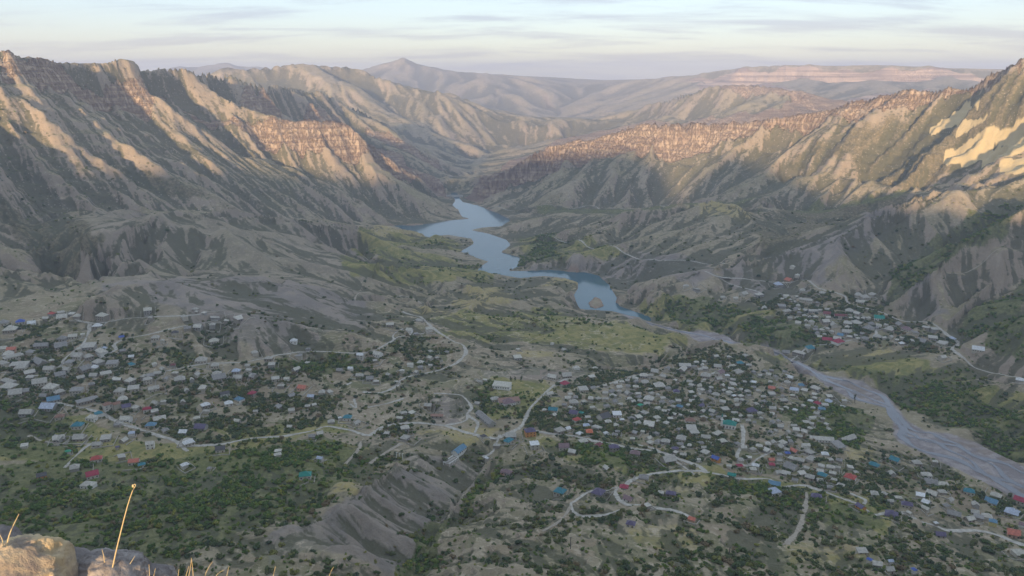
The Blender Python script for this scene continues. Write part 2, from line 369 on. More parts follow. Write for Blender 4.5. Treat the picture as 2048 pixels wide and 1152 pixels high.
for (s, amp, seed, rmin, rmax) in ((900, 0.30, 33, 4800, 1e9), (620, 0.20, 31, 2500, 1e9), (300, 0.25, 11, 1300, 1e9), (140, 0.30, 12, 500, 9000), (66, 0.24, 13, 0, 9000), (31, 0.2, 14, 0, 5200), (15, 0.16, 15, 0, 3600), (7.5, 0.12, 16, 0, 1500)):
    w = sstep(R2, rmin - 1, rmin + 400) if rmin else 1.0
    w = w * (1 - sstep(R2, rmax * 0.8, rmax)) * front
    gx, gy = grad(Hs if s < 300 else (base_at(SB, A2, R2) + 0 * H)); 
    # keep direction mostly that of the broad slope
    gx = gx * 0.5 + gs[0]; gy = gy * 0.5 + gs[1]
    m = np.hypot(gx, gy) + 1e-5; slope = 0.62 * np.tanh(m / 1.1)
    g = gully(X + warp, Y + warp2, -gx / m, -gy / m, float(s), seed)
    A_ = amp * s * slope * 0.9 * valley_soft * w * fadein
    if s in (140, 300): A_ = A_ * (1 + 0.45 * sstep(R2, 1250, 1450) * (1 - sstep(R2, 2300, 2800)))
    if s < 100: A_ = A_ * (1 - 0.45 * sstep(R2, 1120, 1300) * (1 - sstep(R2, 2300, 2700)))
    A_ = A_ * (1 - (0.72 if s < 100 else 0.0) * hillm) * (1 - (0.42 if s > 100 else -0.5) * badm)
    Hs = Hs + (g - 0.25) * A_; rib += g * amp * valley_soft * w
Hs = H + np.clip(Hs - H, -90, 11)
# small unevenness everywhere
near_t = 1 - sstep(R2, 1500, 2600)
Hs += (1 - 0.6 * hillm) * (fbm(X, Y, 90, 4, 41) * 5 + fbm(X, Y, 24, 3, 51) * 1.6 * near_t) * fadein * front * (0.45 + 0.55 * valley_soft)
Hs += fbm(X, Y, 700, 4, 61) * 26 * sstep(R2, 4200, 6000) * front * (1 - 0.75 * sstep(X, 2200, 3200) * sstep(R2, 7500, 8500))
fp = sstep(X, 1500, 2600) * sstep(R2, 8000, 8500) * sstep(sl0, 0.3, 0.6); st = 62.0; tt = (Hs + fbm(X, Y, 900, 2, 95) * 20) / st; fr = tt - np.floor(tt)
Hs += (sstep(fr, 0.35, 0.75) - fr) * st * 0.8 * fp
# terraces on the village slopes
st = 5.5; tt = (Hs + fbm(X, Y, 120, 2, 71) * 6) / st; fr = tt - np.floor(tt)
tmask = (1 - sstep(R2, 1250, 1600)) * sstep(sl0, 0.015, 0.05) * (1 - sstep(sl0, 0.35, 0.55)) * sstep(fbm(X, Y, 200, 2, 81), -0.5, 0.1) * fadein * (1 - hillm)
Hs += (sstep(fr, 0.55, 1.0) - fr) * st * 0.7 * tmask
# rock strata: stepped cliffs near the crests
st = 26.0; tt = (Hs + 0.10 * X + fbm(X, Y, 300, 2, 91) * 14) / st; fr = tt - np.floor(tt)
smask = sstep(sl0, 0.5, 0.85) * sstep(R2, 1700, 2100) * (1 - sstep(R2, 5000, 8000))
Hs += (sstep(fr, 0.45, 0.95) - fr) * st * 0.55 * smask
# water, island and river bed
lk = in_poly(X, Y, lake_w) & ~in_poly(X, Y, isle_w)
rv_poly = bankL + bankR[::-1]
rv = in_poly(X, Y, rv_poly)
mid = np.array([((a[0] + b[0]) / 2, (a[1] + b[1]) / 2, a[2]) for a, b in zip(bankL, bankR)])
def river_z(x, y):
    best = np.full(x.shape, 1e12); zr = np.zeros(x.shape)
    for k in range(len(mid) - 1):
        ax, ay, az_ = mid[k]; bx, by, bz = mid[k + 1]; L2 = (bx - ax) ** 2 + (by - ay) ** 2
        t = np.clip(((x - ax) * (bx - ax) + (y - ay) * (by - ay)) / L2, 0, 1)
        d = (x - ax - t * (bx - ax)) ** 2 + (y - ay - t * (by - ay)) ** 2
        u = d < best; best = np.where(u, d, best); zr = np.where(u, az_ + (bz - az_) * t, zr)
    return zr, np.sqrt(best)
RZ, RD = river_z(X.astype(np.float64), Y.astype(np.float64))
def soft(mask, n):
    return blur(mask.astype(np.float32), n)
lks = soft(lk, 4); rvs = soft(rv, 3)
Hs = np.where(R2 < 3900, np.maximum(Hs, np.where(front, WATER_Z + 0.8, -1e9)), Hs)
Hs = Hs * (1 - lks) + (WATER_Z - 6) * lks
Hs = np.where(lk, np.minimum(Hs, WATER_Z - 1.0), Hs)
il = soft(in_poly(X, Y, isle_w), 2); Hs = Hs * (1 - np.clip(il * 3, 0, 1)) + (WATER_Z + 1.3 + fbm(X, Y, 25, 3, 7)) * np.clip(il * 3, 0, 1)
bedn = fbm(X, Y, 60, 4, 101) * 0.9
Hs = Hs * (1 - rvs) + (RZ + bedn) * rvs
# ---- the viewer's own mountain: near slope, and its unseen ridge left, right and behind, shaped to shade the valley
HZ = Hs.copy()
h450 = base_at(BASE, A2, np.full_like(R2, 462.0))
near = -1.95 + (h450 + 1.95) * (np.clip(R2 - 2.3, 0, None) / (462 - 2.3)) ** 0.985 + fbm(X, Y, 60, 4, 111) * 6 * sstep(R2, 20, 120) * (1 - sstep(R2, 330, 460)) - 10 * sstep(R2, 12, 60) * (1 - sstep(R2, 330, 460))
HZ = np.where(R2 < 462, near, HZ)
xr = np.array([-9000, -5000, -3600, -1928, -1670, -1150, -640, -250, -105, -78, -53, -28, 10, 130, 280, 418, 725, 1500, 9000.])
hr = np.array([60, 60, 50, 85, 110, 118, 235, 228, 150, 33, 29, 33, 120, 205, 120, 45, 15, 60, 90.])  # skyline shaped by where its shadow should fall; notch lets sun onto the ledge
yr = np.full(len(xr), -250.0)
rh = np.interp(X, xr, hr) + fbm(X, Y * 0 + 3, 420, 5, 121) * 40 * sstep(np.abs(X), 160, 900)
dy = np.abs(Y - np.interp(X, xr, yr))
back = rh - 0.42 * np.clip(dy - 3, 0, None) - 0.1 * np.clip(dy - 3, 0, 60)
back = np.maximum(back, -420 + fbm(X, Y, 800, 3, 131) * 60)
back = np.maximum(back, -1.95 - 0.33 * np.clip(R2 - 2, 0, None))
wb = sstep(np.abs(A2), rad(50), rad(84))
HZ = HZ * (1 - wb) + np.where(R2 < 3, -1.95, back) * wb
HZ = np.where(R2 > 14600, np.minimum(HZ, -250), HZ)
HZ = HZ.astype(np.float32)

def hz(x, y):
    """terrain height (relative to the viewer) at plan points, read from the mesh itself"""
    x = np.asarray(x, float); y = np.asarray(y, float)
    A = np.arctan2(x, y); R = np.hypot(x, y)
    return bil(HZ, np.interp(np.log(R), np.log(RR), np.arange(NRW)), np.interp(A, AZ, np.arange(NCL)))
def gp(px, py):
    """where the sight line through photo point (px,py) meets the ground"""
    dx, dy, dz = pdir(px, py); A = math.atan2(dx, dy); R = RR[(RR > 430) & (RR < 15000)]
    T = R * dz / math.hypot(dx, dy)
    G = bil(HZ, np.arange(NRW)[(RR > 430) & (RR < 15000)].astype(float), np.full(R.shape, np.interp(A, AZ, np.arange(NCL))))
    d = G - T; k = np.argmax(d > 0)
    if d[k] <= 0: return gp(px, py + 2)
    if k > 0: t = d[k - 1] / (d[k - 1] - d[k]); r = R[k - 1] + (R[k] - R[k - 1]) * t
    else: r = R[0]
    x, y = r * math.sin(A), r * math.cos(A)
    return x, y, float(hz(x, y))
def to_px(x, y, z):
    d = y * CP - z * SP; u = x / d; v = -(y * SP + z * CP) / d
    return 1024 + u * FPX, 576 + v * FPX
# ============================================================= ROADS laid into the slope (plan paths, metres)
ROADS = [  # (width, surface, points in the photo)
 (5.0,'p',[(150,635),(175,645),(181,660),(168,685),(152,697),(130,715),(120,732),(90,748),(55,752)]),
 (4.5,'p',[(175,643),(200,648),(260,638),(330,630),(405,628)]),
 (4.5,'p',[(178,735),(205,712),(232,700),(228,692),(250,680),(310,668),(380,652),(435,640)]),
 (5.0,'p',[(330,740),(420,727),(512,719),(600,707),(690,703),(755,697),(787,681),(820,669),(850,668)]),
 (4.0,'p',[(788,681),(787,670),(806,658)]),
 (5.5,'p',[(805,620),(840,635),(865,655),(905,680),(925,690),(932,705),(918,722),(900,733),(865,743),(818,754),(798,762),(796,773),(760,784),(725,784)]),
 (4.0,'p',[(700,808),(712,815),(708,798)]),
 (4.0,'p',[(680,776),(703,765)]),
 (5.5,'p',[(380,892),(440,888),(500,877),(570,872),(625,860),(655,855),(700,860),(737,870),(762,856),(780,851),(837,845),(887,852),(937,866),(980,876),(1012,868),(1040,855),(1050,838),(1060,818),(1075,800),(1090,787),(1110,770),(1135,757)]),
 (4.5,'p',[(950,866),(955,846),(935,828),(943,813),(925,794),(900,788),(868,787)]),
 (4.0,'p',[(935,828),(930,843),(890,852)]),
 (4.0,'p',[(735,814),(770,808),(808,798)]),
 (5.0,'p',[(1050,858),(1100,867),(1150,873),(1200,883),(1260,895),(1320,906),(1370,925),(1412,940)]),
 (4.5,'p',[(1412,940),(1350,943),(1300,949),(1265,962),(1235,976),(1185,986),(1150,1000),(1142,1012),(1156,1028),(1200,1032),(1240,1020)]),
 (4.0,'p',[(1235,978),(1230,992),(1248,1005),(1290,1010),(1350,1025),(1392,1037)]),
 (4.0,'d',[(1142,1014),(1120,1045),(1085,1062)]),
 (4.5,'p',[(1484,850),(1487,870),(1484,890),(1474,910),(1480,925),(1498,932),(1515,918),(1545,902)]),
 (5.5,'p',[(1412,940),(1470,955),(1536,958),(1561,971),(1603,972),(1643,983),(1676,996),(1716,1011),(1748,1023),(1776,1027),(1811,1025),(1836,1036),(1868,1051),(1896,1063),(1946,1062),(1986,1071),(2060,1096)]),
 (5.0,'d',[(1612,985),(1613,998),(1608,1026),(1598,1056),(1572,1086)]),
 (7.0,'p',[(1409,540),(1469,556),(1532,565),(1598,566),(1643,578),(1688,590),(1698,606),(1747,620),(1834,649),(1903,675),(1915,686),(1904,702),(1938,723),(1990,748),(2080,782)]),
 (5.0,'p',[(1409,540),(1452,563),(1521,585)]),
 (5.5,'p',[(1542,708),(1608,699),(1692,684),(1747,675),(1752,655)]),
 (6.0,'p',[(1080,473),(1120,480),(1173,489),(1253,508),(1310,521),(1380,522),(1450,525)]),
 (4.5,'p',[(985,415),(1062,416),(1140,416),(1200,416),(1330,414)]),
 (4.5,'d',[(680,608),(715,589),(750,586),(812,589),(843,610)]),
 (4.0,'p',[(130,936),(150,914),(180,889),(205,886)]),
 (5.0,'p',[(110,805),(150,812),(212,830),(275,857),(312,870),(350,882),(375,903)]),
 (4.0,'d',[(57,870),(90,882),(130,888),(180,888)]),
 (5.0,'d',[(802,889),(770,908),(740,925)]),
 (4.0,'d',[(722,885),(716,900),(690,928)]),
 (4.0,'p',[(1000,868),(985,900),(965,918)]),
 (4.0,'p',[(1270,888),(1320,905),(1390,948)]),
 (4.0,'p',[(1180,775),(1250,757),(1290,748)]),
 (4.0,'p',[(1400,790),(1398,772),(1420,750),(1465,730)]),
 (4.0,'p',[(1640,800),(1636,828),(1622,845),(1632,858)]),
 (4.0,'p',[(1700,985),(1730,1000),(1728,1010)]),
 (4.0,'d',[(2048,500),(1960,525),(1900,548)]),
]
def catmull(P, step):
    P = np.array(P, float); P = np.vstack([2 * P[0] - P[1], P, 2 * P[-1] - P[-2]]); o = []
    for i in range(1, len(P) - 2):
        n = max(2, int(np.linalg.norm(P[i + 1, :2] - P[i, :2]) / step))
        for t in np.arange(n) / n:
            o.append(0.5 * ((2 * P[i]) + (P[i + 1] - P[i - 1]) * t + (2 * P[i - 1] - 5 * P[i] + 4 * P[i + 1] - P[i + 2]) * t * t + (3 * P[i] - P[i - 1] - 3 * P[i + 1] + P[i + 2]) * t ** 3))
    o.append(P[-2]); return np.array(o)
road_paths = []
_lr = np.log(RR); clear_m = np.zeros(HZ.shape, np.float32)
for wd, kind, pts in ROADS:
    w3 = catmull([gp(a, b)[:2] for a, b in pts], 2.5)
    z = hz(w3[:, 0], w3[:, 1]); k = 9
    zp = np.pad(z, k, mode='edge'); z = np.convolve(zp, np.ones(2 * k + 1) / (2 * k + 1), 'valid')
    road_paths.append((wd, kind, np.column_stack([w3[:, :2], z])))
for wd, kind, P in road_paths:
    for x, y, z in P:
        R = math.hypot(x, y); A = math.atan2(x, y)
        i = np.interp(math.log(R), _lr, np.arange(NRW)); j = np.interp(A, AZ, np.arange(NCL))
        ext = wd * 0.5 + max(5, R * 0.0065)
        di = int(ext / (RR[int(i) + 1] - RR[int(i)])) + 2; dj = int(ext / (R * 0.0016)) + 2
        i0, i1, j0, j1 = int(i) - di, int(i) + di + 2, int(j) - dj, int(j) + dj + 2
        d = np.hypot(X[i0:i1, j0:j1] - x, Y[i0:i1, j0:j1] - y)
        w = 1 - np.clip((d - wd * 0.5 - 1.2) / max(4.5, R * 0.006), 0, 1)
        HZ[i0:i1, j0:j1] += (z - HZ[i0:i1, j0:j1]) * w
        np.maximum(clear_m[i0:i1, j0:j1], (d < wd * 0.5 + 1.6), out=clear_m[i0:i1, j0:j1])
# ============================================================= what grows or lies where (stored on the ground, plan coordinates)
jx = fbm(X, Y, 70, 3, 201) * 26; jy = fbm(X, Y, 70, 3, 211) * 26
def wpoly(pts): return [gp(a, b)[:2] for a, b in pts]
def zone(polys, amt=1.0, n=3, jit=1.0):
    m = np.zeros(X.shape, np.float32)
    for p in polys:
        w = wpoly(p); w_ = np.array(w)
        lo, hi = w_.min(0) - 60, w_.max(0) + 60
        bb = (X > lo[0]) & (X < hi[0]) & (Y > lo[1]) & (Y < hi[1])
        if not bb.any(): continue
        t = np.zeros(X.shape, bool); t[bb] = in_poly(X[bb] + jx[bb] * jit, Y[bb] + jy[bb] * jit, w); m = np.maximum(m, t * amt)
    return blur(m, n)
Z_GREEN = [  # thick green growth
 [(0,940),(120,915),(300,925),(420,900),(560,915),(690,945),(660,1000),(600,1040),(470,1070),(420,1095),(280,1130),(150,1100),(0,1075)],
 [(0,800),(90,812),(160,870),(110,930),(0,920)],
 [(470,895),(640,870),(720,905),(700,935),(500,925)],
 [(960,945),(1000,905),(985,955),(930,1000),(890,1070),(860,1152),(800,1152),(850,1060),(900,1000)],
 [(1640,735),(1740,735),(1850,760),(1960,800),(2060,850),(2060,925),(1960,880),(1880,850),(1800,812),(1760,775),(1690,752)],
 [(1470,660),(1520,640),(1600,640),(1660,665),(1640,690),(1560,702),(1490,695)],
 [(1560,830),(1620,800),(1730,815),(1760,860),(1740,900),(1650,880)],
 [(1330,610),(1420,590),(1470,620),(1440,650),(1340,640)],
 [(1030,510),(1100,495),(1130,520),(1060,530),(1020,540)],
 [(1060,470),(1110,460),(1115,500),(1075,500)],
 [(560,715),(690,712),(740,740),(640,745),(540,735)],
 [(310,690),(380,690),(400,720),(330,725)],
 [(1150,880),(1250,900),(1290,930),(1200,940),(1140,915)],
 [(1420,955),(1540,965),(1560,1000),(1480,990),(1430,975)],
 [(1620,1010),(1700,1000),(1740,1035),(1680,1050),(1610,1040)],
 [(1060,420),(1560,395),(1500,405),(1340,422)],
 [(1560,420),(1700,415),(1800,392),(1880,368),(1820,362),(1700,400),(1600,405)],
 [(1760,600),(1800,530),(1900,470),(2048,390),(2048,440),(1940,500),(1880,540),(1820,600)],
 [(1920,640),(2048,540),(2048,720),(1960,690)],
]
Z_MEADOW = [[(850,640),(940,620),(1100,615),(1230,650),(1370,685),(1310,712),(1120,695),(980,690),(900,680)],
 [(690,520),(760,495),(880,510),(980,540),(960,570),(820,570),(700,560)],
 [(0,800),(240,870),(450,890),(700,880),(740,900),(700,960),(420,940),(0,930)],
 [(1500,700),(1640,700),(1850,720),(2060,800),(2060,900),(1850,790),(1640,745)],
 [(1060,860),(1180,890),(1400,940),(1560,960),(1720,1000),(1740,1050),(1560,1010),(1400,975),(1250,960),(1090,910)],
 [(1330,590),(1500,600),(1560,640),(1480,670),(1350,650),(1280,610)],
 [(960,760),(1080,770),(1120,760),(1060,830),(980,830),(930,780)],[(450,850),(680,830),(700,860),(500,880)],
 [(1030,470),(1140,480),(1230,500),(1200,515),(1060,520)],[(720,455),(900,480),(930,500),(700,500)]]
Z_SCRUB = [[(2060,160),(1900,215),(1780,250),(1650,290),(1560,330),(1700,335),(1800,370),(1870,360),(1960,330),(2060,300)],
 [(1500,460),(1560,420),(1700,410),(1860,368),(1820,400),(1720,430),(1600,475),(1520,510)],
 [(1800,560),(1840,520),(1960,440),(2060,380),(2060,420),(1960,470),(1900,520),(1850,560)],
 [(0,420),(140,430),(200,470),(140,560),(60,500),(0,480)],[(1900,650),(1980,600),(2060,560),(2060,700),(1960,690)],
 [(300,330),(420,400),(330,400),(200,300)],[(1010,420),(1500,400),(1540,440),(1400,405),(1200,425)]]
Z_DRY = [
 [(905,600),(920,582),(960,572),(1010,576),(1035,600),(990,615),(930,622)],
 [(815,620),(840,616),(890,617),(905,632),(860,640)],
 [(1080,560),(1150,558),(1150,580),(1100,572)],
 [(1100,640),(1230,655),(1350,680),(1368,694),(1310,712),(1200,705),(1120,690)],
 [(1025,705),(1100,702),(1100,712),(1030,716)],
 [(1320,975),(1375,968),(1380,985),(1330,990)],
 [(1240,1060),(1400,1045),(1410,1090),(1250,1092)],
 [(1000,860),(900,865),(830,860),(900,895),(980,890)],
 [(1700,895),(1770,905),(1770,918),(1690,912)],
 [(1650,700),(1760,690),(1850,720),(1760,740),(1660,735)],
 [(1590,1085),(1720,1090),(1740,1120),(1660,1130),(1590,1105)],
 [(660,960),(700,940),(720,960),(690,1000)],
 [(740,455),(850,470),(900,480),(830,490),(740,480)],
 [(1380,410),(1480,408),(1500,440),(1400,440)],
]
Z_TAN = [[(1855,262),(1880,240),(1925,215),(1945,198),(1958,205),(1950,225),(1915,245),(1880,265),(1862,275)],
 [(1912,262),(1925,245),(1985,236),(1960,250),(1935,270),(1910,280)],
 [(1892,300),(1960,270),(2060,222),(2060,262),(1990,290),(1930,318),(1890,335)],
 [(1962,300),(2060,250),(2060,295),(2010,315),(1960,320),(1895,335)],
 [(2000,330),(2060,305),(2060,335),(2010,350)]]
Z_GREY = [
 [(500,1100),(560,1060),(650,1030),(720,972),(800,912),(860,922),(960,940),(930,985),(885,1045),(840,1105),(800,1152),(500,1152)],
 [(855,790),(905,788),(940,800),(940,828),(900,845),(855,850),(870,820)],
 [(200,565),(540,558),(700,600),(760,640),(740,660),(640,700),(520,700),(300,600)],
 [(1390,540),(1560,565),(1650,595),(1640,615),(1540,600),(1450,575)],
 [(1730,600),(1835,560),(1890,640),(1830,640)],
 [(1500,520),(1720,436),(1880,380),(1780,470),(1700,500),(1650,560),(1560,560)],
 [(130,905),(190,880),(200,870),(120,890),(90,925)],
 [(960,740),(1040,735),(1180,745),(1180,765),(1080,760),(960,770)],
 [(1070,530),(1200,520),(1270,500),(1420,520),(1400,580),(1240,575),(1190,545),(1060,545)],
]
Z_TOWN = [
 [(0,665),(60,655),(140,660),(240,670),(330,700),(520,712),(700,710),(760,690),(870,660),(930,700),(900,735),(800,765),(760,800),(700,830),(640,850),(520,870),(430,890),(330,880),(240,850),(150,820),(0,790)],
 [(1060,800),(1160,760),(1280,740),(1390,700),(1480,710),(1580,735),(1660,790),(1670,850),(1640,880),(1700,930),(1800,950),(1900,980),(2050,1010),(2060,1090),(1900,1055),(1700,1000),(1560,965),(1410,935),(1250,890),(1060,860),(1040,830)],
 [(1500,590),(1640,580),(1700,590),(1850,650),(1910,680),(1900,705),(1760,690),(1640,690),(1560,640)],
 [(750,860),(800,820),(870,800),(860,850),(780,870)],
]
Z_ROCK = [
 [(0,100),(120,115),(260,165),(330,190),(300,240),(220,200),(130,190),(60,165),(0,165)],
 [(320,190),(560,238),(690,246),(800,310),(880,360),(905,398),(880,392),(800,360),(700,330),(640,300),(560,290),(440,250),(380,230)],
 [(480,190),(640,215),(760,262),(900,345),(800,300),(700,250),(560,222),(480,215)],
 [(925,395),(960,360),(1010,328),(1100,288),(1200,260),(1320,243),(1440,236),(1560,222),(1700,198),(1860,175),(2048,103),(2048,150),(1960,175),(1850,205),(1760,225),(1640,248),(1560,262),(1440,282),(1300,300),(1200,320),(1100,348),(1010,380),(960,408)],
 [(1395,166),(1500,165),(1610,182),(1640,205),(1560,192),(1440,180)],
]
PLAT = [(1500,130),(1612,125),(1800,126),(1960,134),(2048,138),(2048,156),(1850,160),(1612,164),(1500,162),(1420,158)]
f32 = np.float32
z_green = zone(Z_GREEN); z_dry = zone(Z_DRY, n=2); z_grey = np.clip(zone(Z_GREY) + hillm * 0.35, 0, 1); z_town = zone(Z_TOWN, n=6); z_mead = zone(Z_MEADOW, n=5, jit=1.6); z_scr = zone(Z_SCRUB, n=5, jit=1.5); z_tan = zone(Z_TAN, n=1, jit=0.35)
z_rock = zone(Z_ROCK, n=3, jit=0.6)
z_rock = np.maximum(z_rock, sstep(sl0, 0.2, 0.45) * sstep(R2, 7800, 8400) * (1 - sstep(R2, 10000, 10600)) * sstep(X, 1400, 2400))
z_grav = soft(rv, 1)
shore = np.clip(soft(lk, 6) * 2.5, 0, 1)
# ============================================================= MATERIAL HELPERS
class NT:
    def __init__(self, name, rough=0.9, spec=0.2):
        self.m = bpy.data.materials.new(name); self.m.use_nodes = True; self.t = self.m.node_tree
        self.b = self.t.nodes['Principled BSDF']; self.b.inputs['Roughness'].default_value = rough
        self.b.inputs['Specular IOR Level'].default_value = spec
    def n(self, t, **k):
        x = self.t.nodes.new(t)
        for a, b in k.items(): setattr(x, a, b)
        return x
    def put(self, sock, v):
        if v is None: return
        if hasattr(v, 'is_linked') or hasattr(v, 'links'): self.t.links.new(v, sock)
        else:
            if isinstance(v, (tuple, list)) and len(v) == 3 and sock.type == 'RGBA': v = (*v, 1)
            sock.default_value = v
    def math(self, op, a, b=None, c=None, clamp=False):
        x = self.n('ShaderNodeMath', operation=op, use_clamp=clamp)
        for i, v in enumerate((a, b, c)): self.put(x.inputs[i], v) if v is not None else None
        return x.outputs[0]
    def mix(self, f, a, b, mode='MIX'):
        x = self.n('ShaderNodeMix', data_type='RGBA', blend_type=mode)
        self.put(x.inputs[0], f); self.put(x.inputs[6], a); self.put(x.inputs[7], b); return x.outputs[2]
    def noise(self, vec, scale, det=4, rough=0.55, dist=0.0):
        x = self.n('ShaderNodeTexNoise'); self.put(x.inputs['Vector'], vec); x.inputs['Scale'].default_value = scale
        x.inputs['Detail'].default_value = det; x.inputs['Roughness'].default_value = rough; x.inputs['Distortion'].default_value = dist
        return x.outputs['Fac']
    def ramp(self, v, a, b, lo=0.0, hi=1.0, smooth=True):
        x = self.n('ShaderNodeMapRange'); x.interpolation_type = 'SMOOTHSTEP' if smooth else 'LINEAR'
        self.put(x.inputs[0], v)
        for i, q in enumerate((a, b, lo, hi)): x.inputs[i + 1].default_value = q
        return x.outputs[0]
    def attr(self, name): return self.n('ShaderNodeAttribute', attribute_name=name).outputs['Fac']
    def pos(self): return self.n('ShaderNodeNewGeometry').outputs['Position']
    def scale(self, vec, s):
        x = self.n('ShaderNodeMapping'); self.put(x.inputs[0], vec); x.inputs['Scale'].default_value = s; return x.outputs[0]
    def bump(self, h, strength, dist):
        x = self.n('ShaderNodeBump'); x.inputs['Strength'].default_value = strength; x.inputs['Distance'].default_value = dist
        self.put(x.inputs['Height'], h); self.t.links.new(x.outputs[0], self.b.inputs['Normal'])
    def col(self, v): self.put(self.b.inputs['Base Color'], v)

def ground_material():
    T = NT('ground', 1.0, 0.05); P = T.pos()
    n_big = T.noise(P, 0.006, 5, 0.55); n_mid = T.noise(P, 0.03, 6, 0.62); n_sm = T.noise(P, 0.16, 6, 0.65); n_fi = T.noise(P, 0.9, 4, 0.7)
    n_b = T.noise(T.scale(P, (1, 1, 2.5)), 0.075, 5, 0.6, 0.4)
    c = T.mix(T.ramp(n_big, 0.35, 0.68), (0.200, 0.178, 0.138), (0.158, 0.148, 0.098))
    c = T.mix(T.ramp(n_mid, 0.42, 0.62, 0, 0.75), c, (0.130, 0.120, 0.085))
    c = T.mix(T.ramp(n_sm, 0.50, 0.64, 0, 0.55), c, (0.255, 0.230, 0.180))
    # slope -> bare
    nz = T.n('ShaderNodeSeparateXYZ'); T.t.links.new(T.n('ShaderNodeNewGeometry').outputs['Normal'], nz.inputs[0]); nz = nz.outputs[2]
    steep = T.ramp(T.math('ADD', nz, T.math('MULTIPLY', T.math('SUBTRACT', n_sm, 0.5), 0.25)), 0.86, 0.66)
    bare = T.mix(n_b, (0.210, 0.180, 0.150), (0.160, 0.145, 0.128))
    c = T.mix(T.math('MULTIPLY', steep, 0.75), c, bare)
    grey = T.mix(T.ramp(n_mid, 0.4, 0.6), (0.178, 0.163, 0.146), (0.140, 0.132, 0.124))
    c = T.mix(T.math('MULTIPLY', T.attr('bare'), T.ramp(n_b, 0.25, 0.5, 0.75, 1)), c, grey)
    # dry grass, sandy sheets
    c = T.mix(T.math('MULTIPLY', T.attr('dry'), T.ramp(n_sm, 0.36, 0.6, 1.0, 0.35)), c, (0.235, 0.205, 0.095))
    n_pl = T.noise(P, 0.045, 6, 0.7, 0.8)
    tw = T.mix(T.ramp(n_sm, 0.4, 0.6), (0.105, 0.102, 0.072), (0.160, 0.146, 0.112))
    c = T.mix(T.math('MULTIPLY', T.attr('town'), T.ramp(n_pl, 0.36, 0.56, 0.9, 0.25)), c, tw)
    pv = T.n('ShaderNodeTexVoronoi', distance='CHEBYCHEV'); T.put(pv.inputs['Vector'], T.scale(P, (1, 1, 0))); pv.inputs['Scale'].default_value = 0.045; pv.inputs['Randomness'].default_value = 0.8
    ps = T.n('ShaderNodeSeparateColor'); T.put(ps.inputs[0], pv.outputs['Color'])
    plot = T.mix(T.ramp(ps.outputs[0], 0.35, 0.45), (0.085, 0.098, 0.045), T.mix(T.ramp(ps.outputs[1], 0.45, 0.55), (0.170, 0.140, 0.105), (0.215, 0.195, 0.150)))
    c = T.mix(T.math('MULTIPLY', T.math('MULTIPLY', T.math('MAXIMUM', T.attr('town'), T.math('MULTIPLY', T.attr('terr'), 0.7)), T.ramp(n_big, 0.35, 0.5, 0.35, 1)), 0.55), c, plot)
    md = T.mix(T.ramp(n_pl, 0.38, 0.62), (0.100, 0.112, 0.044), (0.190, 0.175, 0.078))
    c = T.mix(T.ramp(T.math('ADD', T.attr('meadow'), T.math('MULTIPLY', T.math('SUBTRACT', n_pl, 0.5), 1.4)), 0.15, 0.70, 0, 0.92), c, md)
    sc = T.mix(T.ramp(n_sm, 0.42, 0.60), (0.072, 0.070, 0.046), (0.125, 0.115, 0.078))
    c = T.mix(T.ramp(T.math('ADD', T.attr('scrub'), T.math('MULTIPLY', T.math('SUBTRACT', n_pl, 0.5), 1.8)), 0.25, 0.95, 0, 0.9), c, sc)
    # terrace lines on the farmed slopes
    z = T.n('ShaderNodeSeparateXYZ'); T.put(z.inputs[0], P); z = z.outputs[2]
    tl = T.math('FRACT', T.math('ADD', T.math('MULTIPLY', z, 1 / 3.4), T.math('MULTIPLY', n_mid, 3.0)))
    tl = T.math('MULTIPLY', T.ramp(tl, 0.80, 0.92), T.ramp(T.attr('terr'), 0.1, 0.8))
    c = T.mix(T.math('MULTIPLY', tl, T.ramp(n_sm, 0.4, 0.6, 0.2, 0.75)), c, (0.29, 0.26, 0.21))
    # green cover and shrub spots in the gullies
    v = T.math('ADD', T.attr('green'), T.math('MULTIPLY', T.math('SUBTRACT', n_b, 0.5), 1.6))
    gcol = T.mix(T.ramp(n_sm, 0.35, 0.65), (0.060, 0.074, 0.034), (0.110, 0.118, 0.058))
    c = T.mix(T.ramp(v, 0.40, 0.80, 0, 0.85), c, gcol)
    g2 = T.math('ADD', T.math('MULTIPLY', T.attr('gully'), 1.0), T.math('MULTIPLY', T.math('SUBTRACT', n_pl, 0.5), 2.6))
    c = T.mix(T.ramp(g2, 0.22, 0.72, 0, 0.82), c, (0.062, 0.067, 0.046))
    # single shrubs as dots where they are too small to build
    vo = T.n('ShaderNodeTexVoronoi'); T.put(vo.inputs['Vector'], P); vo.inputs['Scale'].default_value = 0.075
    dot = T.math('MULTIPLY', T.ramp(vo.outputs['Distance'], 0.34, 0.22), T.ramp(T.math('ADD', n_mid, T.math('MULTIPLY', T.attr('gully'), 0.12)), 0.46, 0.58))
    dot = T.math('MULTIPLY', dot, T.attr('farveg'))
    c = T.mix(T.math('MULTIPLY', dot, 0.8), c, (0.058, 0.064, 0.040))
    vb = T.n('ShaderNodeTexVoronoi'); T.put(vb.inputs['Vector'], P); vb.inputs['Scale'].default_value = 0.11
    st = T.math('MULTIPLY', T.ramp(vb.outputs['Distance'], 0.25, 0.14), T.math('MULTIPLY', T.ramp(n_mid, 0.56, 0.48), T.attr('farveg')))
    c = T.mix(T.math('MULTIPLY', st, 0.5), c, (0.30, 0.275, 0.235))
    c = T.mix(T.ramp(T.attr('sand'), 0.3, 0.6), c, T.mix(n_mid, (0.33, 0.285, 0.18), (0.27, 0.235, 0.145)))
    # rock with beds and cracks
    wv = T.math('ADD', T.math('MULTIPLY', z, 0.16), T.math('MULTIPLY', n_mid, 2.4))
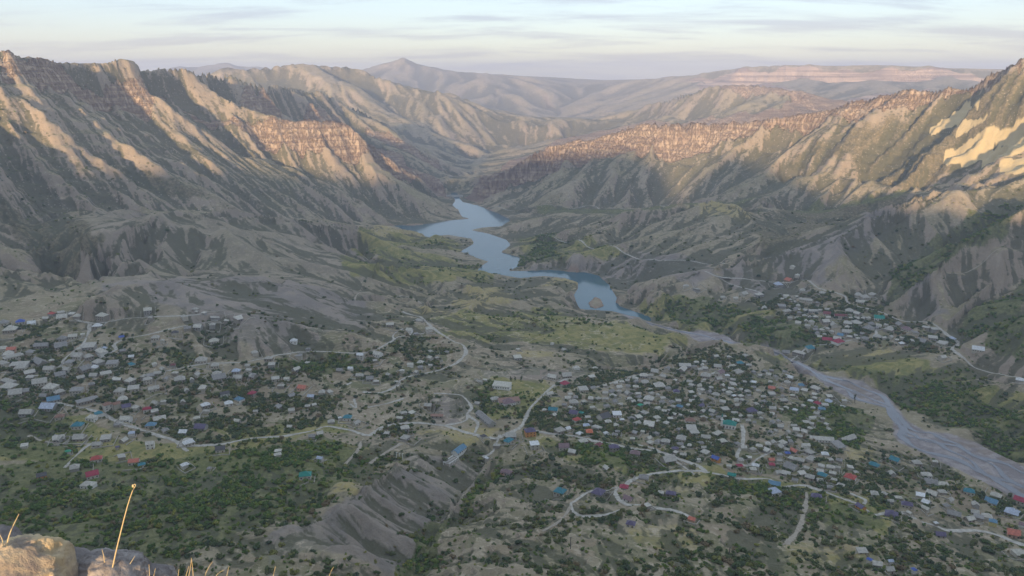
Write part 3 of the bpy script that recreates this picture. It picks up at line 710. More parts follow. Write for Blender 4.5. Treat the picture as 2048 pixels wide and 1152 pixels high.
    bed = T.ramp(T.noise(T.scale(P, (0.004, 0.004, 0.11)), 1.0, 4, 0.7, 0.3), 0.42, 0.60)
    crack = T.ramp(T.noise(T.scale(P, (1, 1, 0.14)), 0.10, 5, 0.65, 0.3), 0.40, 0.56)
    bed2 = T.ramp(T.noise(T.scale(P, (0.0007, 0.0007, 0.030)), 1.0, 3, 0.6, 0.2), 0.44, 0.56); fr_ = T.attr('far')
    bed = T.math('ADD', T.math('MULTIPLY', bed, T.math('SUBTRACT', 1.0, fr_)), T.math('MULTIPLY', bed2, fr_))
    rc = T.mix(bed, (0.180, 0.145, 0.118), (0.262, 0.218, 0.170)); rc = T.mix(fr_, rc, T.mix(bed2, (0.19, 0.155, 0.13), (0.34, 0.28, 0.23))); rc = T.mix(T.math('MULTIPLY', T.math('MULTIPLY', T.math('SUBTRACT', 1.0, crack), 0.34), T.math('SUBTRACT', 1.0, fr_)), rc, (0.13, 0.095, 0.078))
    rk = T.ramp(T.math('ADD', T.attr('rock'), T.math('MULTIPLY', T.math('SUBTRACT', n_b, 0.5), 1.1)), 0.38, 0.60)
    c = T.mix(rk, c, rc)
    # river gravel
    gl = T.noise(T.scale(P, (1, 1, 0)), 0.05, 6, 0.62, 0.6)
    gv = T.mix(T.ramp(gl, 0.40, 0.60), (0.140, 0.132, 0.138), (0.205, 0.195, 0.200)); gv = T.mix(T.ramp(n_mid, 0.52, 0.62, 0, 0.6), gv, (0.135, 0.115, 0.095))
    c = T.mix(T.attr('gravel'), c, gv)
    c = T.mix(T.attr('shore'), c, (0.175, 0.130, 0.108))
    c = T.mix(T.math('MULTIPLY', T.ramp(n_fi, 0.35, 0.7), 0.35), c, T.mix(1.0, c, (0.55, 0.55, 0.55), 'MULTIPLY'))
    T.col(T.mix(1.0, c, (1.86, 1.76, 1.68), 'MULTIPLY'))
    h = T.math('ADD', T.math('MULTIPLY', n_sm, 2.0), T.math('MULTIPLY', n_fi, 0.35)); h = T.math('ADD', h, T.math('MULTIPLY', rk, T.math('MULTIPLY', crack, 6.0)))
    T.bump(h, 0.9, 1.2)
    return T.m
# ============================================================= GROUND, LAKE, ROADS
def grid_mesh(name, HZ):
    v = np.stack([X, Y, HZ + CZ], -1).reshape(-1, 3).astype(np.float32)
    i = np.arange(NRW - 1)[:, None] * NCL + np.arange(NCL - 1)[None]
    q = np.stack([i, i + 1, i + 1 + NCL, i + NCL], -1).reshape(-1, 4)
    e = np.arange(NRW - 1) * NCL
    q2 = np.stack([e + NCL - 1, e, e + NCL, e + NCL - 1 + NCL], -1)
    q = np.concatenate([q, q2]); q = q[:, ::-1]
    c = len(v); v = np.concatenate([v, np.array([[0, 0, CZ - 1.95]], np.float32)])
    k = np.arange(NCL); tri = np.stack([np.full(NCL, c), (k + 1) % NCL, k], -1)
    me = bpy.data.meshes.new(name)
    nq, ntr = len(q), len(tri)
    me.vertices.add(len(v)); me.vertices.foreach_set('co', v.ravel())
    me.loops.add(nq * 4 + ntr * 3); me.loops.foreach_set('vertex_index', np.concatenate([q.ravel(), tri.ravel()]).astype(np.int32))
    me.polygons.add(nq + ntr)
    me.polygons.foreach_set('loop_start', np.concatenate([np.arange(nq) * 4, nq * 4 + np.arange(ntr) * 3]).astype(np.int32))
    me.polygons.foreach_set('loop_total', np.concatenate([np.full(nq, 4), np.full(ntr, 3)]).astype(np.int32))
    me.polygons.foreach_set('use_smooth', np.ones(nq + ntr, bool))
    me.update(calc_edges=True)
    return me
gme = grid_mesh('terrain', HZ)
def vattr(name, arr):
    a = gme.attributes.new(name, 'FLOAT', 'POINT'); a.data.foreach_set('value', np.append(arr.ravel().astype(np.float32), 0.0).astype(np.float32))
gul = np.clip(-rib * 2.4, -1, 1) * (1 - z_town) * np.clip(valley_soft * 1.5, 0, 1)
vattr('green', z_green); vattr('dry', z_dry * (1 - z_green * 0.6)); vattr('bare', z_grey); vattr('sand', z_tan); vattr('rock', z_rock); vattr('gravel', z_grav)
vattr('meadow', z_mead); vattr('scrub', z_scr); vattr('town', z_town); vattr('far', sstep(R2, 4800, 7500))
vattr('shore', np.clip(shore, 0, 1) * (1 - lk) * (R2 < 3900)); vattr('gully', gul); vattr('farveg', sstep(R2, 1700, 2300)); vattr('terr', np.clip(tmask * 1.2, 0, 1) * (1 - z_green))
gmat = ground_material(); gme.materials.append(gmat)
terrain = bpy.data.objects.new('terrain', gme); COL.objects.link(terrain); terrain['kind'] = 'structure'

T = NT('lake_water', 0.10, 0.24); n1 = T.noise(T.scale(T.pos(), (1, 0.5, 1)), 0.12, 4, 0.6)
T.col(T.mix(T.ramp(T.noise(T.pos(), 0.006, 3), 0.4, 0.6), (0.040, 0.115, 0.150), (0.055, 0.130, 0.160))); T.bump(n1, 0.10, 0.5); M_WATER = T.m
me = bpy.data.meshes.new('lake'); xs = np.linspace(-1000, 1000, 9); ys = np.linspace(1450, 3330, 9)
me.from_pydata([(x, y, CZ + WATER_Z) for y in ys for x in xs], [], [(r * 9 + c, r * 9 + c + 1, r * 9 + c + 10, r * 9 + c + 9) for r in range(8) for c in range(8)])
me.materials.append(M_WATER); lake = bpy.data.objects.new('lake', me); COL.objects.link(lake); lake['kind'] = 'structure'

def ribbon(name, P, widths, mat, lift, kind='structure'):
    P = np.asarray(P); t = np.gradient(P[:, :2], axis=0); t /= np.linalg.norm(t, axis=1)[:, None] + 1e-9; nrm = np.column_stack([-t[:, 1], t[:, 0]])
    w = np.asarray(widths)[:, None] if np.ndim(widths) else np.full((len(P), 1), widths)
    off = np.array([-0.5, -0.17, 0.17, 0.5]); V = []
    for o in off:
        q = P[:, :2] + nrm * w * o; q = q + nrm * (rng.normal(0, 1, (len(P), 1)) * np.minimum(w, 6) * 0.07 if abs(o) > 0.4 else 0); V.append(np.column_stack([q, hz(q[:, 0], q[:, 1]) + CZ + lift]))
    V = np.stack(V, 1); n = len(P)
    zt = V[:, :, 2].max(1, keepdims=True); V[:, :, 2] = np.maximum(V[:, :, 2], zt - 0.25)
    f = [(i * 4 + k, i * 4 + k + 1, i * 4 + k + 5, i * 4 + k + 4) for i in range(n - 1) for k in range(3)]
    me = bpy.data.meshes.new(name); me.from_pydata(V.reshape(-1, 3).tolist(), [], f); me.materials.append(mat)
    o = bpy.data.objects.new(name, me); COL.objects.link(o); o['kind'] = kind; return o
T = NT('pale_road', 1.0, 0.05); n1 = T.noise(T.pos(), 0.25, 5, 0.65); T.col(T.mix(T.ramp(n1, 0.35, 0.65), (0.33, 0.31, 0.275), (0.50, 0.475, 0.43))); M_ROAD = T.m
T = NT('dirt_track', 1.0, 0.05); n1 = T.noise(T.pos(), 0.3, 5, 0.65); T.col(T.mix(T.ramp(n1, 0.35, 0.65), (0.30, 0.265, 0.22), (0.40, 0.355, 0.295))); M_DIRT = T.m
for wd, kind, P in road_paths:
    w = wd * 0.78 * (1 + 0.55 * np.interp(np.arange(len(P)), np.arange(0, len(P) + 8, 8), rng.uniform(-1, 1, len(np.arange(0, len(P) + 8, 8)))))
    ribbon('road' if kind == 'p' else 'dirt_track', P, w, M_ROAD if kind == 'p' else M_DIRT, 0.30)
# braided water in the gravel bed
T = NT('river_water', 0.12, 0.5); T.col((0.13, 0.135, 0.155)); T.bump(T.noise(T.pos(), 0.4, 3), 0.15, 0.3); M_RIVER = T.m
def braid(t0, t1, s0, s1, ph, wd):
    k = np.linspace(t0, t1, 160); i = np.clip(k.astype(int), 0, len(bankL) - 2); f = (k - i)[:, None]
    L = np.array(bankL); R = np.array(bankR); l = L[i] * (1 - f) + L[i + 1] * f; r = R[i] * (1 - f) + R[i + 1] * f
    s = s0 + (s1 - s0) * (k - t0) / (t1 - t0) + 0.10 * np.sin(k * 1.7 + ph) + 0.05 * np.sin(k * 4.1 + ph * 2); s = np.clip(s, 0.06, 0.94)[:, None]
    P = l * (1 - s) + r * s; w = wd * (1 + 0.45 * np.sin(k * 3.3 + ph)) * np.clip((k - t0) * 2 + 0.1, 0, 1) * np.clip((t1 - k) * 2 + 0.1, 0, 1)
    ribbon('river', P, np.maximum(w, 0.5), M_RIVER, 0.35)
braid(0.2, len(bankL) - 1.01, 0.55, 0.62, 0.3, 5); braid(6.0, len(bankL) - 1.01, 0.35, 0.25, 2.1, 6); braid(8.5, len(bankL) - 1.01, 0.8, 0.85, 4.0, 7)
braid(10.0, len(bankL) - 1.01, 0.5, 0.45, 5.2, 5); braid(3.0, 9.0, 0.4, 0.7, 1.0, 6)
# ============================================================= HOUSES
def mat_simple(name, c, rough=0.85, var=0.12, sc=0.8, spec=0.2):
    T = NT(name, rough, spec); n1 = T.noise(T.pos(), sc, 4, 0.6)
    T.col(T.mix(T.ramp(n1, 0.3, 0.7), tuple(q * (1 - var) for q in c), tuple(min(1, q * (1 + var)) for q in c))); return T.m
ROOFC = dict(slate=(0.41, 0.392, 0.355), slate2=(0.28, 0.27, 0.26), slate3=(0.50, 0.478, 0.43), white=(0.62, 0.63, 0.64), paleblue=(0.42, 0.47, 0.58),
    red=(0.42, 0.085, 0.07), salmon=(0.50, 0.17, 0.12), orange=(0.56, 0.16, 0.08), crimson=(0.33, 0.05, 0.08), maroon=(0.20, 0.07, 0.075), teal=(0.05, 0.20, 0.25), tealgreen=(0.03, 0.23, 0.19), green=(0.06, 0.32, 0.20),
    blue=(0.08, 0.13, 0.40), skyblue=(0.12, 0.235, 0.34), violet=(0.12, 0.10, 0.17), mauve=(0.22, 0.15, 0.16), dark=(0.10, 0.095, 0.10), rust=(0.26, 0.15, 0.11), cream=(0.48, 0.46, 0.40))
def roof_mat(name, c):
    T = NT('roof_' + name, 0.55 if name not in ('slate', 'slate2', 'slate3') else 0.9, 0.3)
    oc = T.n('ShaderNodeTexCoord').outputs['Object']; w = T.n('ShaderNodeTexWave', wave_type='BANDS', bands_direction='X'); T.put(w.inputs[0], oc); w.inputs['Scale'].default_value = 0.9; w.inputs['Distortion'].default_value = 0.4
    n1 = T.noise(T.pos(), 0.5, 4, 0.6); b = T.mix(T.ramp(n1, 0.3, 0.7), tuple(q * 0.78 for q in c), tuple(min(1, q * 1.16) for q in c))
    T.col(T.mix(T.math('MULTIPLY', w.outputs['Fac'], 0.22), b, tuple(q * 0.6 for q in c))); return T.m
M_ROOF = {k: roof_mat(k, v) for k, v in ROOFC.items()}
WALLC = dict(stone=(0.30, 0.275, 0.235), plaster=(0.46, 0.43, 0.37), pale=(0.56, 0.53, 0.48), white=(0.68, 0.67, 0.64), peach=(0.50, 0.33, 0.24), orange=(0.55, 0.27, 0.10), grey=(0.33, 0.32, 0.30), yellow=(0.50, 0.44, 0.20))
M_WALL = {k: mat_simple('wall_' + k, v, 0.95, 0.14, 1.2) for k, v in WALLC.items()}
M_GLASS = mat_simple('window_glass', (0.035, 0.04, 0.05), 0.25, 0.1, 1.0, 0.5); M_FRAME = mat_simple('window_frame', (0.55, 0.54, 0.52)); M_DOOR = mat_simple('door', (0.14, 0.09, 0.06)); M_CHIM = mat_simple('chimney', (0.30, 0.20, 0.16))

def mesh_of(name, V, F, mat):
    me = bpy.data.meshes.new(name); me.from_pydata([tuple(v) for v in V], [], F); me.materials.append(mat); me.update(); return me
def boxvf(x0, x1, y0, y1, z0, z1, V, F):
    b = len(V); V += [(x0, y0, z0), (x1, y0, z0), (x1, y1, z0), (x0, y1, z0), (x0, y0, z1), (x1, y0, z1), (x1, y1, z1), (x0, y1, z1)]
    F += [(b, b + 3, b + 2, b + 1), (b + 4, b + 5, b + 6, b + 7), (b, b + 1, b + 5, b + 4), (b + 1, b + 2, b + 6, b + 5), (b + 2, b + 3, b + 7, b + 6), (b + 3, b, b + 4, b + 7)]
_mc = {}
def wall_mesh(w, d, h, mk, gable):
    k = ('w', w, d, h, mk, gable)
    if k not in _mc:
        V = []; F = []; boxvf(-w / 2, w / 2, -d / 2, d / 2, -3.5, h, V, F)
        if gable:
            b = len(V); g = d * 0.5 * gable
            V += [(-w / 2, -d / 2, h), (-w / 2, d / 2, h), (-w / 2, 0, h + g), (w / 2, -d / 2, h), (w / 2, d / 2, h), (w / 2, 0, h + g)]
            F += [(b, b + 2, b + 1), (b + 3, b + 4, b + 5)]
        _mc[k] = mesh_of('wall', V, F, M_WALL[mk])
    return _mc[k]
def roof_mesh(w, d, h, kind, mk):
    k = ('r', w, d, h, kind, mk)
    if k in _mc: return _mc[k]
    o = 0.45; X0 = w / 2 + o; Y0 = d / 2 + o; t = 0.16; V = []; F = []
    if kind == 'gable':
        g = d * 0.5 * 0.70; e = -0.45 * 0.70
        prof = [(-Y0, h + e), (0, h + g), (Y0, h + e), (Y0, h + e + t), (0, h + g + t), (-Y0, h + e + t)]
        for x in (-X0, X0): V += [(x, y, z) for y, z in prof]
        F = [(0, 1, 7, 6), (1, 2, 8, 7), (2, 3, 9, 8), (3, 4, 10, 9), (4, 5, 11, 10), (5, 0, 6, 11), (0, 5, 4, 1), (1, 4, 3, 2), (6, 7, 10, 11), (7, 8, 9, 10)]
    elif kind == 'hip':
        g = d * 0.5 * 0.78; r = max(0.3, w / 2 - d * 0.5)
        V = [(-X0, -Y0, h), (X0, -Y0, h), (X0, Y0, h), (-X0, Y0, h), (-X0, -Y0, h + t), (X0, -Y0, h + t), (X0, Y0, h + t), (-X0, Y0, h + t), (-r, 0, h + g + t), (r, 0, h + g + t)]
        F = [(3, 2, 1, 0), (0, 1, 5, 4), (1, 2, 6, 5), (2, 3, 7, 6), (3, 0, 4, 7), (4, 5, 9, 8), (5, 6, 9), (6, 7, 8, 9), (7, 4, 8)]
    elif kind == 'shed':
        g = d * 0.16
        V = [(-X0, -Y0, h), (X0, -Y0, h), (X0, Y0, h + g), (-X0, Y0, h + g), (-X0, -Y0, h + t), (X0, -Y0, h + t), (X0, Y0, h + g + t), (-X0, Y0, h + g + t)]
        F = [(3, 2, 1, 0), (4, 5, 6, 7), (0, 1, 5, 4), (1, 2, 6, 5), (2, 3, 7, 6), (3, 0, 4, 7)]
    else:                                            # open frame: an unfinished storey of bare posts and slab
        boxvf(-X0, X0, -Y0, Y0, h, h + 0.3, V, F)
    _mc[k] = mesh_of('roof', V, F, M_ROOF[mk]); return _mc[k]
def bx_mesh(name, w, d, h, mat):
    k = ('b', name, w, d, h, mat.name)
    if k not in _mc:
        V = []; F = []; boxvf(-w / 2, w / 2, -d / 2, d / 2, -h / 2, h / 2, V, F); _mc[k] = mesh_of(name, V, F, mat)
    return _mc[k]
def child(name, me, parent, loc=(0, 0, 0), rz=0.0):
    o = bpy.data.objects.new(name, me); COL.objects.link(o); o.parent = parent; o.location = loc; o.rotation_euler = (0, 0, rz); return o
def root(name, loc, rz, label, cat, group=None):
    o = bpy.data.objects.new(name, None); o.empty_display_size = 2; COL.objects.link(o); o.location = loc; o.rotation_euler = (0, 0, rz)
    o['label'] = label; o['category'] = cat
    if group: o['group'] = group
    return o
q5 = lambda v: round(v * 2) / 2

# houses read off the photo, per enlarged piece: (x, y, width, roof, walls, storeys/kind)
def crop(ox, oy, s, L): return [(ox + a[0] / s, oy + a[1] / s, a[2] / s) + tuple(a[3:]) for a in L]
g_, w_, s2 = 'g', 'w', 2
C1 = crop(0, 600, 4, [(415,115,50,'red'),(490,105,50,g_),(575,118,50,g_),(500,142,80,w_),(620,135,60,g_),(370,152,50,g_),(165,182,65,'blue'),(255,190,60,w_),(85,242,95,'cream'),(30,190,70,g_),
(820,137,85,'cream',2),(1185,98,65,w_,2),(1565,80,50,g_),(1574,100,25,w_),(1635,110,40,w_),(1475,140,55,g_),(1210,148,40,g_),(1720,150,80,g_),(1920,148,90,w_),(1815,172,50,g_),(780,212,75,w_),(588,298,70,w_),(663,283,30,w_),(500,316,70,g_),(973,302,40,'blue'),
(1245,305,65,g_),(1400,262,60,'dark'),(1500,226,60,g_),(1585,215,70,g_),(1700,205,50,g_),(1713,335,90,w_),(1300,330,30,g_),(335,368,110,g_),(488,376,95,g_),(715,378,100,g_),(835,392,40,'paleblue'),(815,437,115,w_,2),(625,452,90,g_),(708,458,70,g_),(1052,460,45,w_),
(790,502,80,g_),(900,510,90,g_),(560,502,80,g_),(1610,487,100,g_),(320,505,160,g_),(415,492,40,w_),(160,522,140,g_),(170,548,90,g_),(30,515,80,g_),(25,398,60,'cream'),(95,400,70,'salmonp'),(70,436,80,w_),(110,462,150,g_),(400,557,90,g_),(240,590,80,g_),(480,600,80,g_),(675,553,85,g_),(535,564,70,g_),(850,598,85,g_),(645,628,60,g_),
(1305,560,55,g_),(1265,590,60,g_),(1205,606,60,g_),(1055,522,60,'teal'),(1385,527,40,'maroon'),(1400,592,50,w_),(1440,642,90,g_),(1720,532,70,g_),(1570,604,60,g_),(1735,596,80,g_),(1750,628,120,g_),(1890,577,70,'paleblue'),(1905,627,80,g_),(1985,530,50,g_),(2025,614,70,g_),
(70,657,130,g_),(75,702,110,g_),(320,660,110,g_),(405,702,100,g_),(130,752,100,g_),(220,737,80,g_),(475,744,80,g_),(350,770,60,g_),(620,747,100,g_,2),(935,645,80,g_),(1045,672,80,g_,2),(1185,662,70,g_,2),(960,732,80,g_),(1070,717,90,g_),(1230,717,90,g_),(735,682,50,g_),(1620,712,80,g_),
(430,805,95,'skyblue'),(395,865,120,'paleblue'),(985,802,80,g_),(700,812,170,'low'),(865,862,70,'rust',2),(935,855,60,'rust',2),(1010,858,70,'violet'),(1080,862,60,w_),(1180,882,70,'crimson'),(1245,832,55,g_,2),(1308,822,45,g_,3),(1465,822,50,g_,2),(1645,847,75,w_),(1830,832,70,w_),(1915,802,75,'skyblue'),(1800,758,80,'dark'),(2010,757,60,'crimson'),
(215,907,95,g_),(735,947,80,w_),(790,917,60,'teal'),(1010,957,85,w_),(1280,960,100,w_),(480,942,70,'rust'),(625,1012,85,'teal'),(940,1007,50,g_),(1210,1012,80,'skyblue'),(1325,1052,60,g_),(1470,1064,70,w_),(1610,1027,100,'violet'),(1900,975,55,w_),(1055,1075,50,'paleblue'),(475,1117,90,g_),(640,1112,90,g_),(850,1117,80,g_),(990,1132,60,g_),(1500,1140,80,w_)])
C2 = crop(500, 620, 4, [(350,252,65,w_),(465,318,40,g_),(40,347,55,g_),(390,372,60,g_),(150,396,70,g_),(1120,118,70,w_),(1275,165,60,w_),(1330,196,40,g_),(1430,155,60,w_),(1360,88,60,g_),(885,377,65,w_,2),(1020,354,90,w_),(460,430,40,g_),(175,443,60,g_),(370,482,70,g_),(805,472,45,w_),(720,487,60,g_),(1282,442,60,w_),(1445,337,50,g_),(1440,386,60,w_),(1496,388,38,g_),(880,532,70,g_),(960,556,70,g_),(1010,579,50,w_),(1215,492,45,w_,2),(1170,582,30,w_),
(30,537,80,g_),(205,555,70,g_),(250,613,60,g_),(420,627,80,'salmonp'),(20,672,60,'crimson'),(490,698,60,'paleblue'),(330,692,60,g_),(230,782,70,g_),(1840,579,50,g_),(1880,567,35,w_),(1960,722,80,g_),(1425,762,70,g_),(1230,832,60,g_),(1295,830,60,w_),(1200,872,60,'cream'),(780,870,75,'teal'),(850,912,70,g_),(318,942,45,w_,2),(720,871,30,w_),(1820,752,50,g_),(1240,952,80,g_),(500,1016,50,w_),(560,992,60,g_),(1240,1032,80,g_),(225,1138,50,w_),(1095,996,45,g_),(650,902,60,g_)])
C3 = crop(1000, 680, 4, [(145,80,30,w_),(418,30,30,w_),(515,82,50,g_),(140,146,75,w_),(610,227,60,w_),(760,230,45,w_),(735,300,60,w_),(420,302,90,w_),(530,290,90,g_),(515,357,80,'crimson'),(395,437,70,w_),(65,507,120,'mauve'),(665,402,85,g_),(605,467,50,g_),(590,507,80,g_),(725,475,60,g_),(1025,432,60,g_),(1160,347,70,g_),(1275,372,100,g_),(950,382,60,g_),(1340,237,60,g_),(1240,257,70,g_),(1150,292,70,g_),(1480,212,110,g_),(1460,242,110,g_),(1645,292,90,g_),(1740,217,70,g_),(1920,192,60,'teal'),(1760,267,80,'mauve'),(1410,417,60,'violet'),(1190,477,90,w_),(1120,527,50,'green'),(1435,538,60,'skyblue'),(1605,532,60,'violet'),(2010,572,90,'violet'),
(425,567,90,'teal'),(590,592,80,'violet'),(650,592,45,'tealgreen'),(615,647,75,'red'),(715,742,75,'orange'),(935,602,80,w_),(865,662,60,w_),(1155,587,70,g_),(740,547,45,g_),(960,522,45,w_),(830,622,110,'dark'),(1090,677,80,g_),(1190,687,100,g_),(775,712,80,g_),(540,717,50,w_,2),(480,732,90,g_),(690,692,60,'paleblue'),(665,812,75,w_),(240,757,100,'violet',2,'orange'),(70,812,80,'teal'),(275,862,80,w_,2),(85,775,100,g_),(795,847,70,'maroon'),(910,882,90,'violet',2),(635,757,60,w_),(1080,917,90,'mauve'),(510,862,100,'mauve'),(575,902,75,g_),(855,1027,70,w_),(60,1062,90,'mauve'),(1345,967,120,g_),(1325,822,80,g_),(1200,827,60,'cream',2),(1450,797,90,g_),(1400,877,60,'violet'),(1555,752,80,g_),(1530,717,90,g_),(1645,787,80,g_),(1515,852,40,g_),(1740,757,90,g_),(1630,627,60,g_),(1545,592,60,g_),(1620,577,50,g_),(1700,577,60,g_),(1520,655,90,'rust'),(1885,652,60,g_),(1800,562,70,g_),(1780,502,60,g_),(1780,817,70,'cream'),(1640,907,70,g_),(1725,972,75,'blue',2,'orange'),(1915,1012,60,'crimson'),(1855,1087,70,'tealgreen'),(1590,967,25,w_),(1830,1017,40,w_),(1150,1107,90,g_),(1725,442,60,g_),(1980,417,50,g_),(1865,362,80,g_),(1900,262,90,g_),(1990,207,50,g_)])
C4 = crop(1536, 680, 4, [(170,299,70,w_),(210,402,75,'paleblue'),(30,390,60,'salmonp'),(30,437,60,g_),(125,490,70,g_),(35,552,60,g_),(480,497,60,'paleblue'),(490,457,50,g_),(610,492,40,g_),(598,542,40,w_),(375,387,80,g_),(265,367,50,'skyblue'),(395,512,60,'crimson'),(375,470,40,w_),(430,557,60,'skyblue'),(280,532,40,g_),(215,567,40,w_),(30,667,60,g_),(425,802,210,'long'),(560,852,140,g_),(210,895,70,'salmon'),(155,914,45,'blue'),(330,907,80,g_),(250,972,80,g_),(345,962,80,g_),(25,967,50,'salmonp'),(30,1007,50,'crimson'),(185,1027,110,g_),(140,1077,75,g_),(335,1102,75,g_),(430,1092,80,'teal'),(655,1107,90,'red'),(845,1007,85,'teal'),(1015,967,80,'teal'),(1190,987,70,g_),(1265,1087,80,w_),(990,1077,60,g_),(500,1022,70,g_),(1335,982,40,w_),
(560,18,90,'crimson'),(340,67,80,'teal'),(1080,32,40,w_),(1390,32,70,g_),(1680,77,90,w_),(1395,142,55,g_),(2015,327,60,w_)])
C8 = crop(1536, 864, 4, [(50,427,100,'skyblue'),(45,482,100,'paleblue'),(385,527,90,'violet'),(740,607,75,'violet',1,'orange'),(985,672,100,'violet'),(1110,592,85,'violet'),(1485,667,100,'barn'),(1610,702,70,g_),(1605,482,80,'teal'),(1820,512,80,'cream'),(1785,567,90,'skyblue'),(2015,550,80,'crimson'),(1960,822,90,'salmonp'),(1795,742,55,'skyblue',2,'yellow'),(1375,827,75,'violet'),(1950,652,100,'paleblue'),(2035,752,50,'mauve'),(1310,502,80,w_),(1300,412,100,g_),(1400,432,80,w_),(1265,572,60,w_),(850,502,70,g_),(750,957,80,g_),(810,1037,40,'blue'),(975,1047,40,'paleblue'),(1165,1117,30,'blue'),(870,1067,70,w_),(960,1112,80,g_),(2010,982,90,w_),(580,437,60,g_),(1130,657,40,w_),(1340,740,30,w_)])
C7 = crop(1024, 864, 4, [(385,477,100,'teal',1,'plaster'),(690,492,110,'violet'),(895,452,80,'crimson'),(1270,502,90,'violet'),(950,742,80,'violet'),(1190,497,50,w_),(1080,602,60,w_,2),(1440,707,60,'salmonp'),(930,537,90,'mauve')])
C6 = crop(512, 864, 4, [(178,162,55,w_),(515,217,60,'paleblue'),(395,352,105,'tealgreen'),(175,192,60,g_),(450,42,60,g_),(510,20,50,g_),(1850,217,40,w_),(1995,322,80,'mauve',1,'peach'),(1925,117,60,g_),(2020,82,80,'teal'),(1820,42,50,'dark')])
C5 = crop(0, 864, 4, [(475,62,90,g_),(645,54,90,g_),(198,119,50,w_),(545,167,45,'green'),(775,227,85,'red'),(1075,247,85,'salmon'),(740,352,95,'crimson',1,'pale'),(710,434,110,w_),(780,107,70,g_),(1205,122,70,w_,2),(1510,97,90,w_),(940,132,30,'violet'),(1135,272,60,'teal'),(975,207,70,g_),(1480,274,60,w_),(1675,302,40,g_),(335,357,70,'dark',1,'orange'),(600,297,80,g_),(1765,147,80,'dark')])
CF = crop(1348, 400, 2.88, [(683,385,30,w_),(712,435,30,w_),(660,462,50,'salmonp'),(600,487,50,'paleblue'),(740,522,40,g_),(850,537,40,g_),(760,577,80,g_),(520,627,60,g_),(620,612,50,g_),(650,642,60,g_),(800,642,60,g_),(880,657,45,'maroon'),(960,670,80,'crimsonl'),(1010,642,50,g_),(1055,656,40,g_),(1180,682,60,'tealp'),(870,702,50,g_),(920,722,50,g_),(1000,712,50,g_),(1050,712,60,g_),(1120,742,60,g_),(1300,722,50,g_),(1340,747,60,'mauve'),(1240,747,60,g_),(1000,762,70,g_),(960,782,40,'skyblue'),(880,808,60,'crimson'),(940,802,50,g_),(1100,802,50,g_),(1170,792,50,g_),(1450,737,40,g_),(1500,747,40,g_),(1390,767,40,g_),(1310,830,30,w_),(1430,817,60,g_),(1490,797,50,g_),(1550,827,50,g_),(1600,802,40,'paleblue'),(720,882,80,g_),(640,882,60,g_),(1060,547,50,g_),(1100,562,50,g_),(1140,547,60,g_),(1080,592,70,'cream'),(70,497,40,g_),(130,517,40,g_),(280,562,30,g_),(355,567,30,w_),(400,542,50,g_),(490,547,50,g_)])
# fill between: further plain houses of the villages, spaced by hand rules
HOUSES = C1 + C2 + C3 + C4 + C8 + C7 + C6 + C5 + CF
FILL = [([(1385,712),(1490,712),(1580,745),(1650,800),(1660,870),(1560,880),(1480,840),(1400,850),(1250,800),(1250,760)], 120, 11),
        ([(1120,790),(1250,760),(1400,850),(1480,890),(1380,915),(1250,880),(1150,850),(1080,830)], 50, 12),
        ([(1480,890),(1640,880),(1720,950),(1680,985),(1560,955),(1470,940)], 34, 13),
        ([(1750,980),(1950,985),(2040,1040),(1960,1050),(1780,1010)], 12, 15),
        ([(1560,590),(1640,600),(1700,620),(1850,665),(1890,690),(1760,680),(1640,680),(1580,640)], 50, 10),
        ([(0,700),(240,690),(480,740),(700,760),(640,830),(480,850),(240,820),(0,780)], 22, 13),
        ([(680,715),(900,690),(900,730),(760,765)], 7, 13)]
frnd = random.Random(11)
def pin(x, y, P): return bool(in_poly(np.array([float(x)]), np.array([float(y)]), P)[0])
road_xy = np.concatenate([P[:, :2] for _, _, P in road_paths]); road_hw = np.concatenate([np.full(len(P), w / 2) for w, _, P in road_paths])
placed = [(h[0], h[1], h[2]) for h in HOUSES]; n_listed = len(HOUSES)
for P, n, w in FILL:
    xs = [p[0] for p in P]; ys = [p[1] for p in P]; k = 0; tries = 0
    while k < n and tries < 4000:
        tries += 1; x = frnd.uniform(min(xs), max(xs)); y = frnd.uniform(min(ys), max(ys))
        if not pin(x, y, P): continue
        if any(abs(x - a) < (c + w) * 0.46 and abs(y - b) < (c + w) * 0.27 for a, b, c in placed): continue
        ww = w * frnd.uniform(0.75, 1.25); placed.append((x, y, ww)); HOUSES.append((x, y, ww, frnd.choice([g_, g_, g_, g_, w_, 'slate2', 'cream', g_]))); k += 1

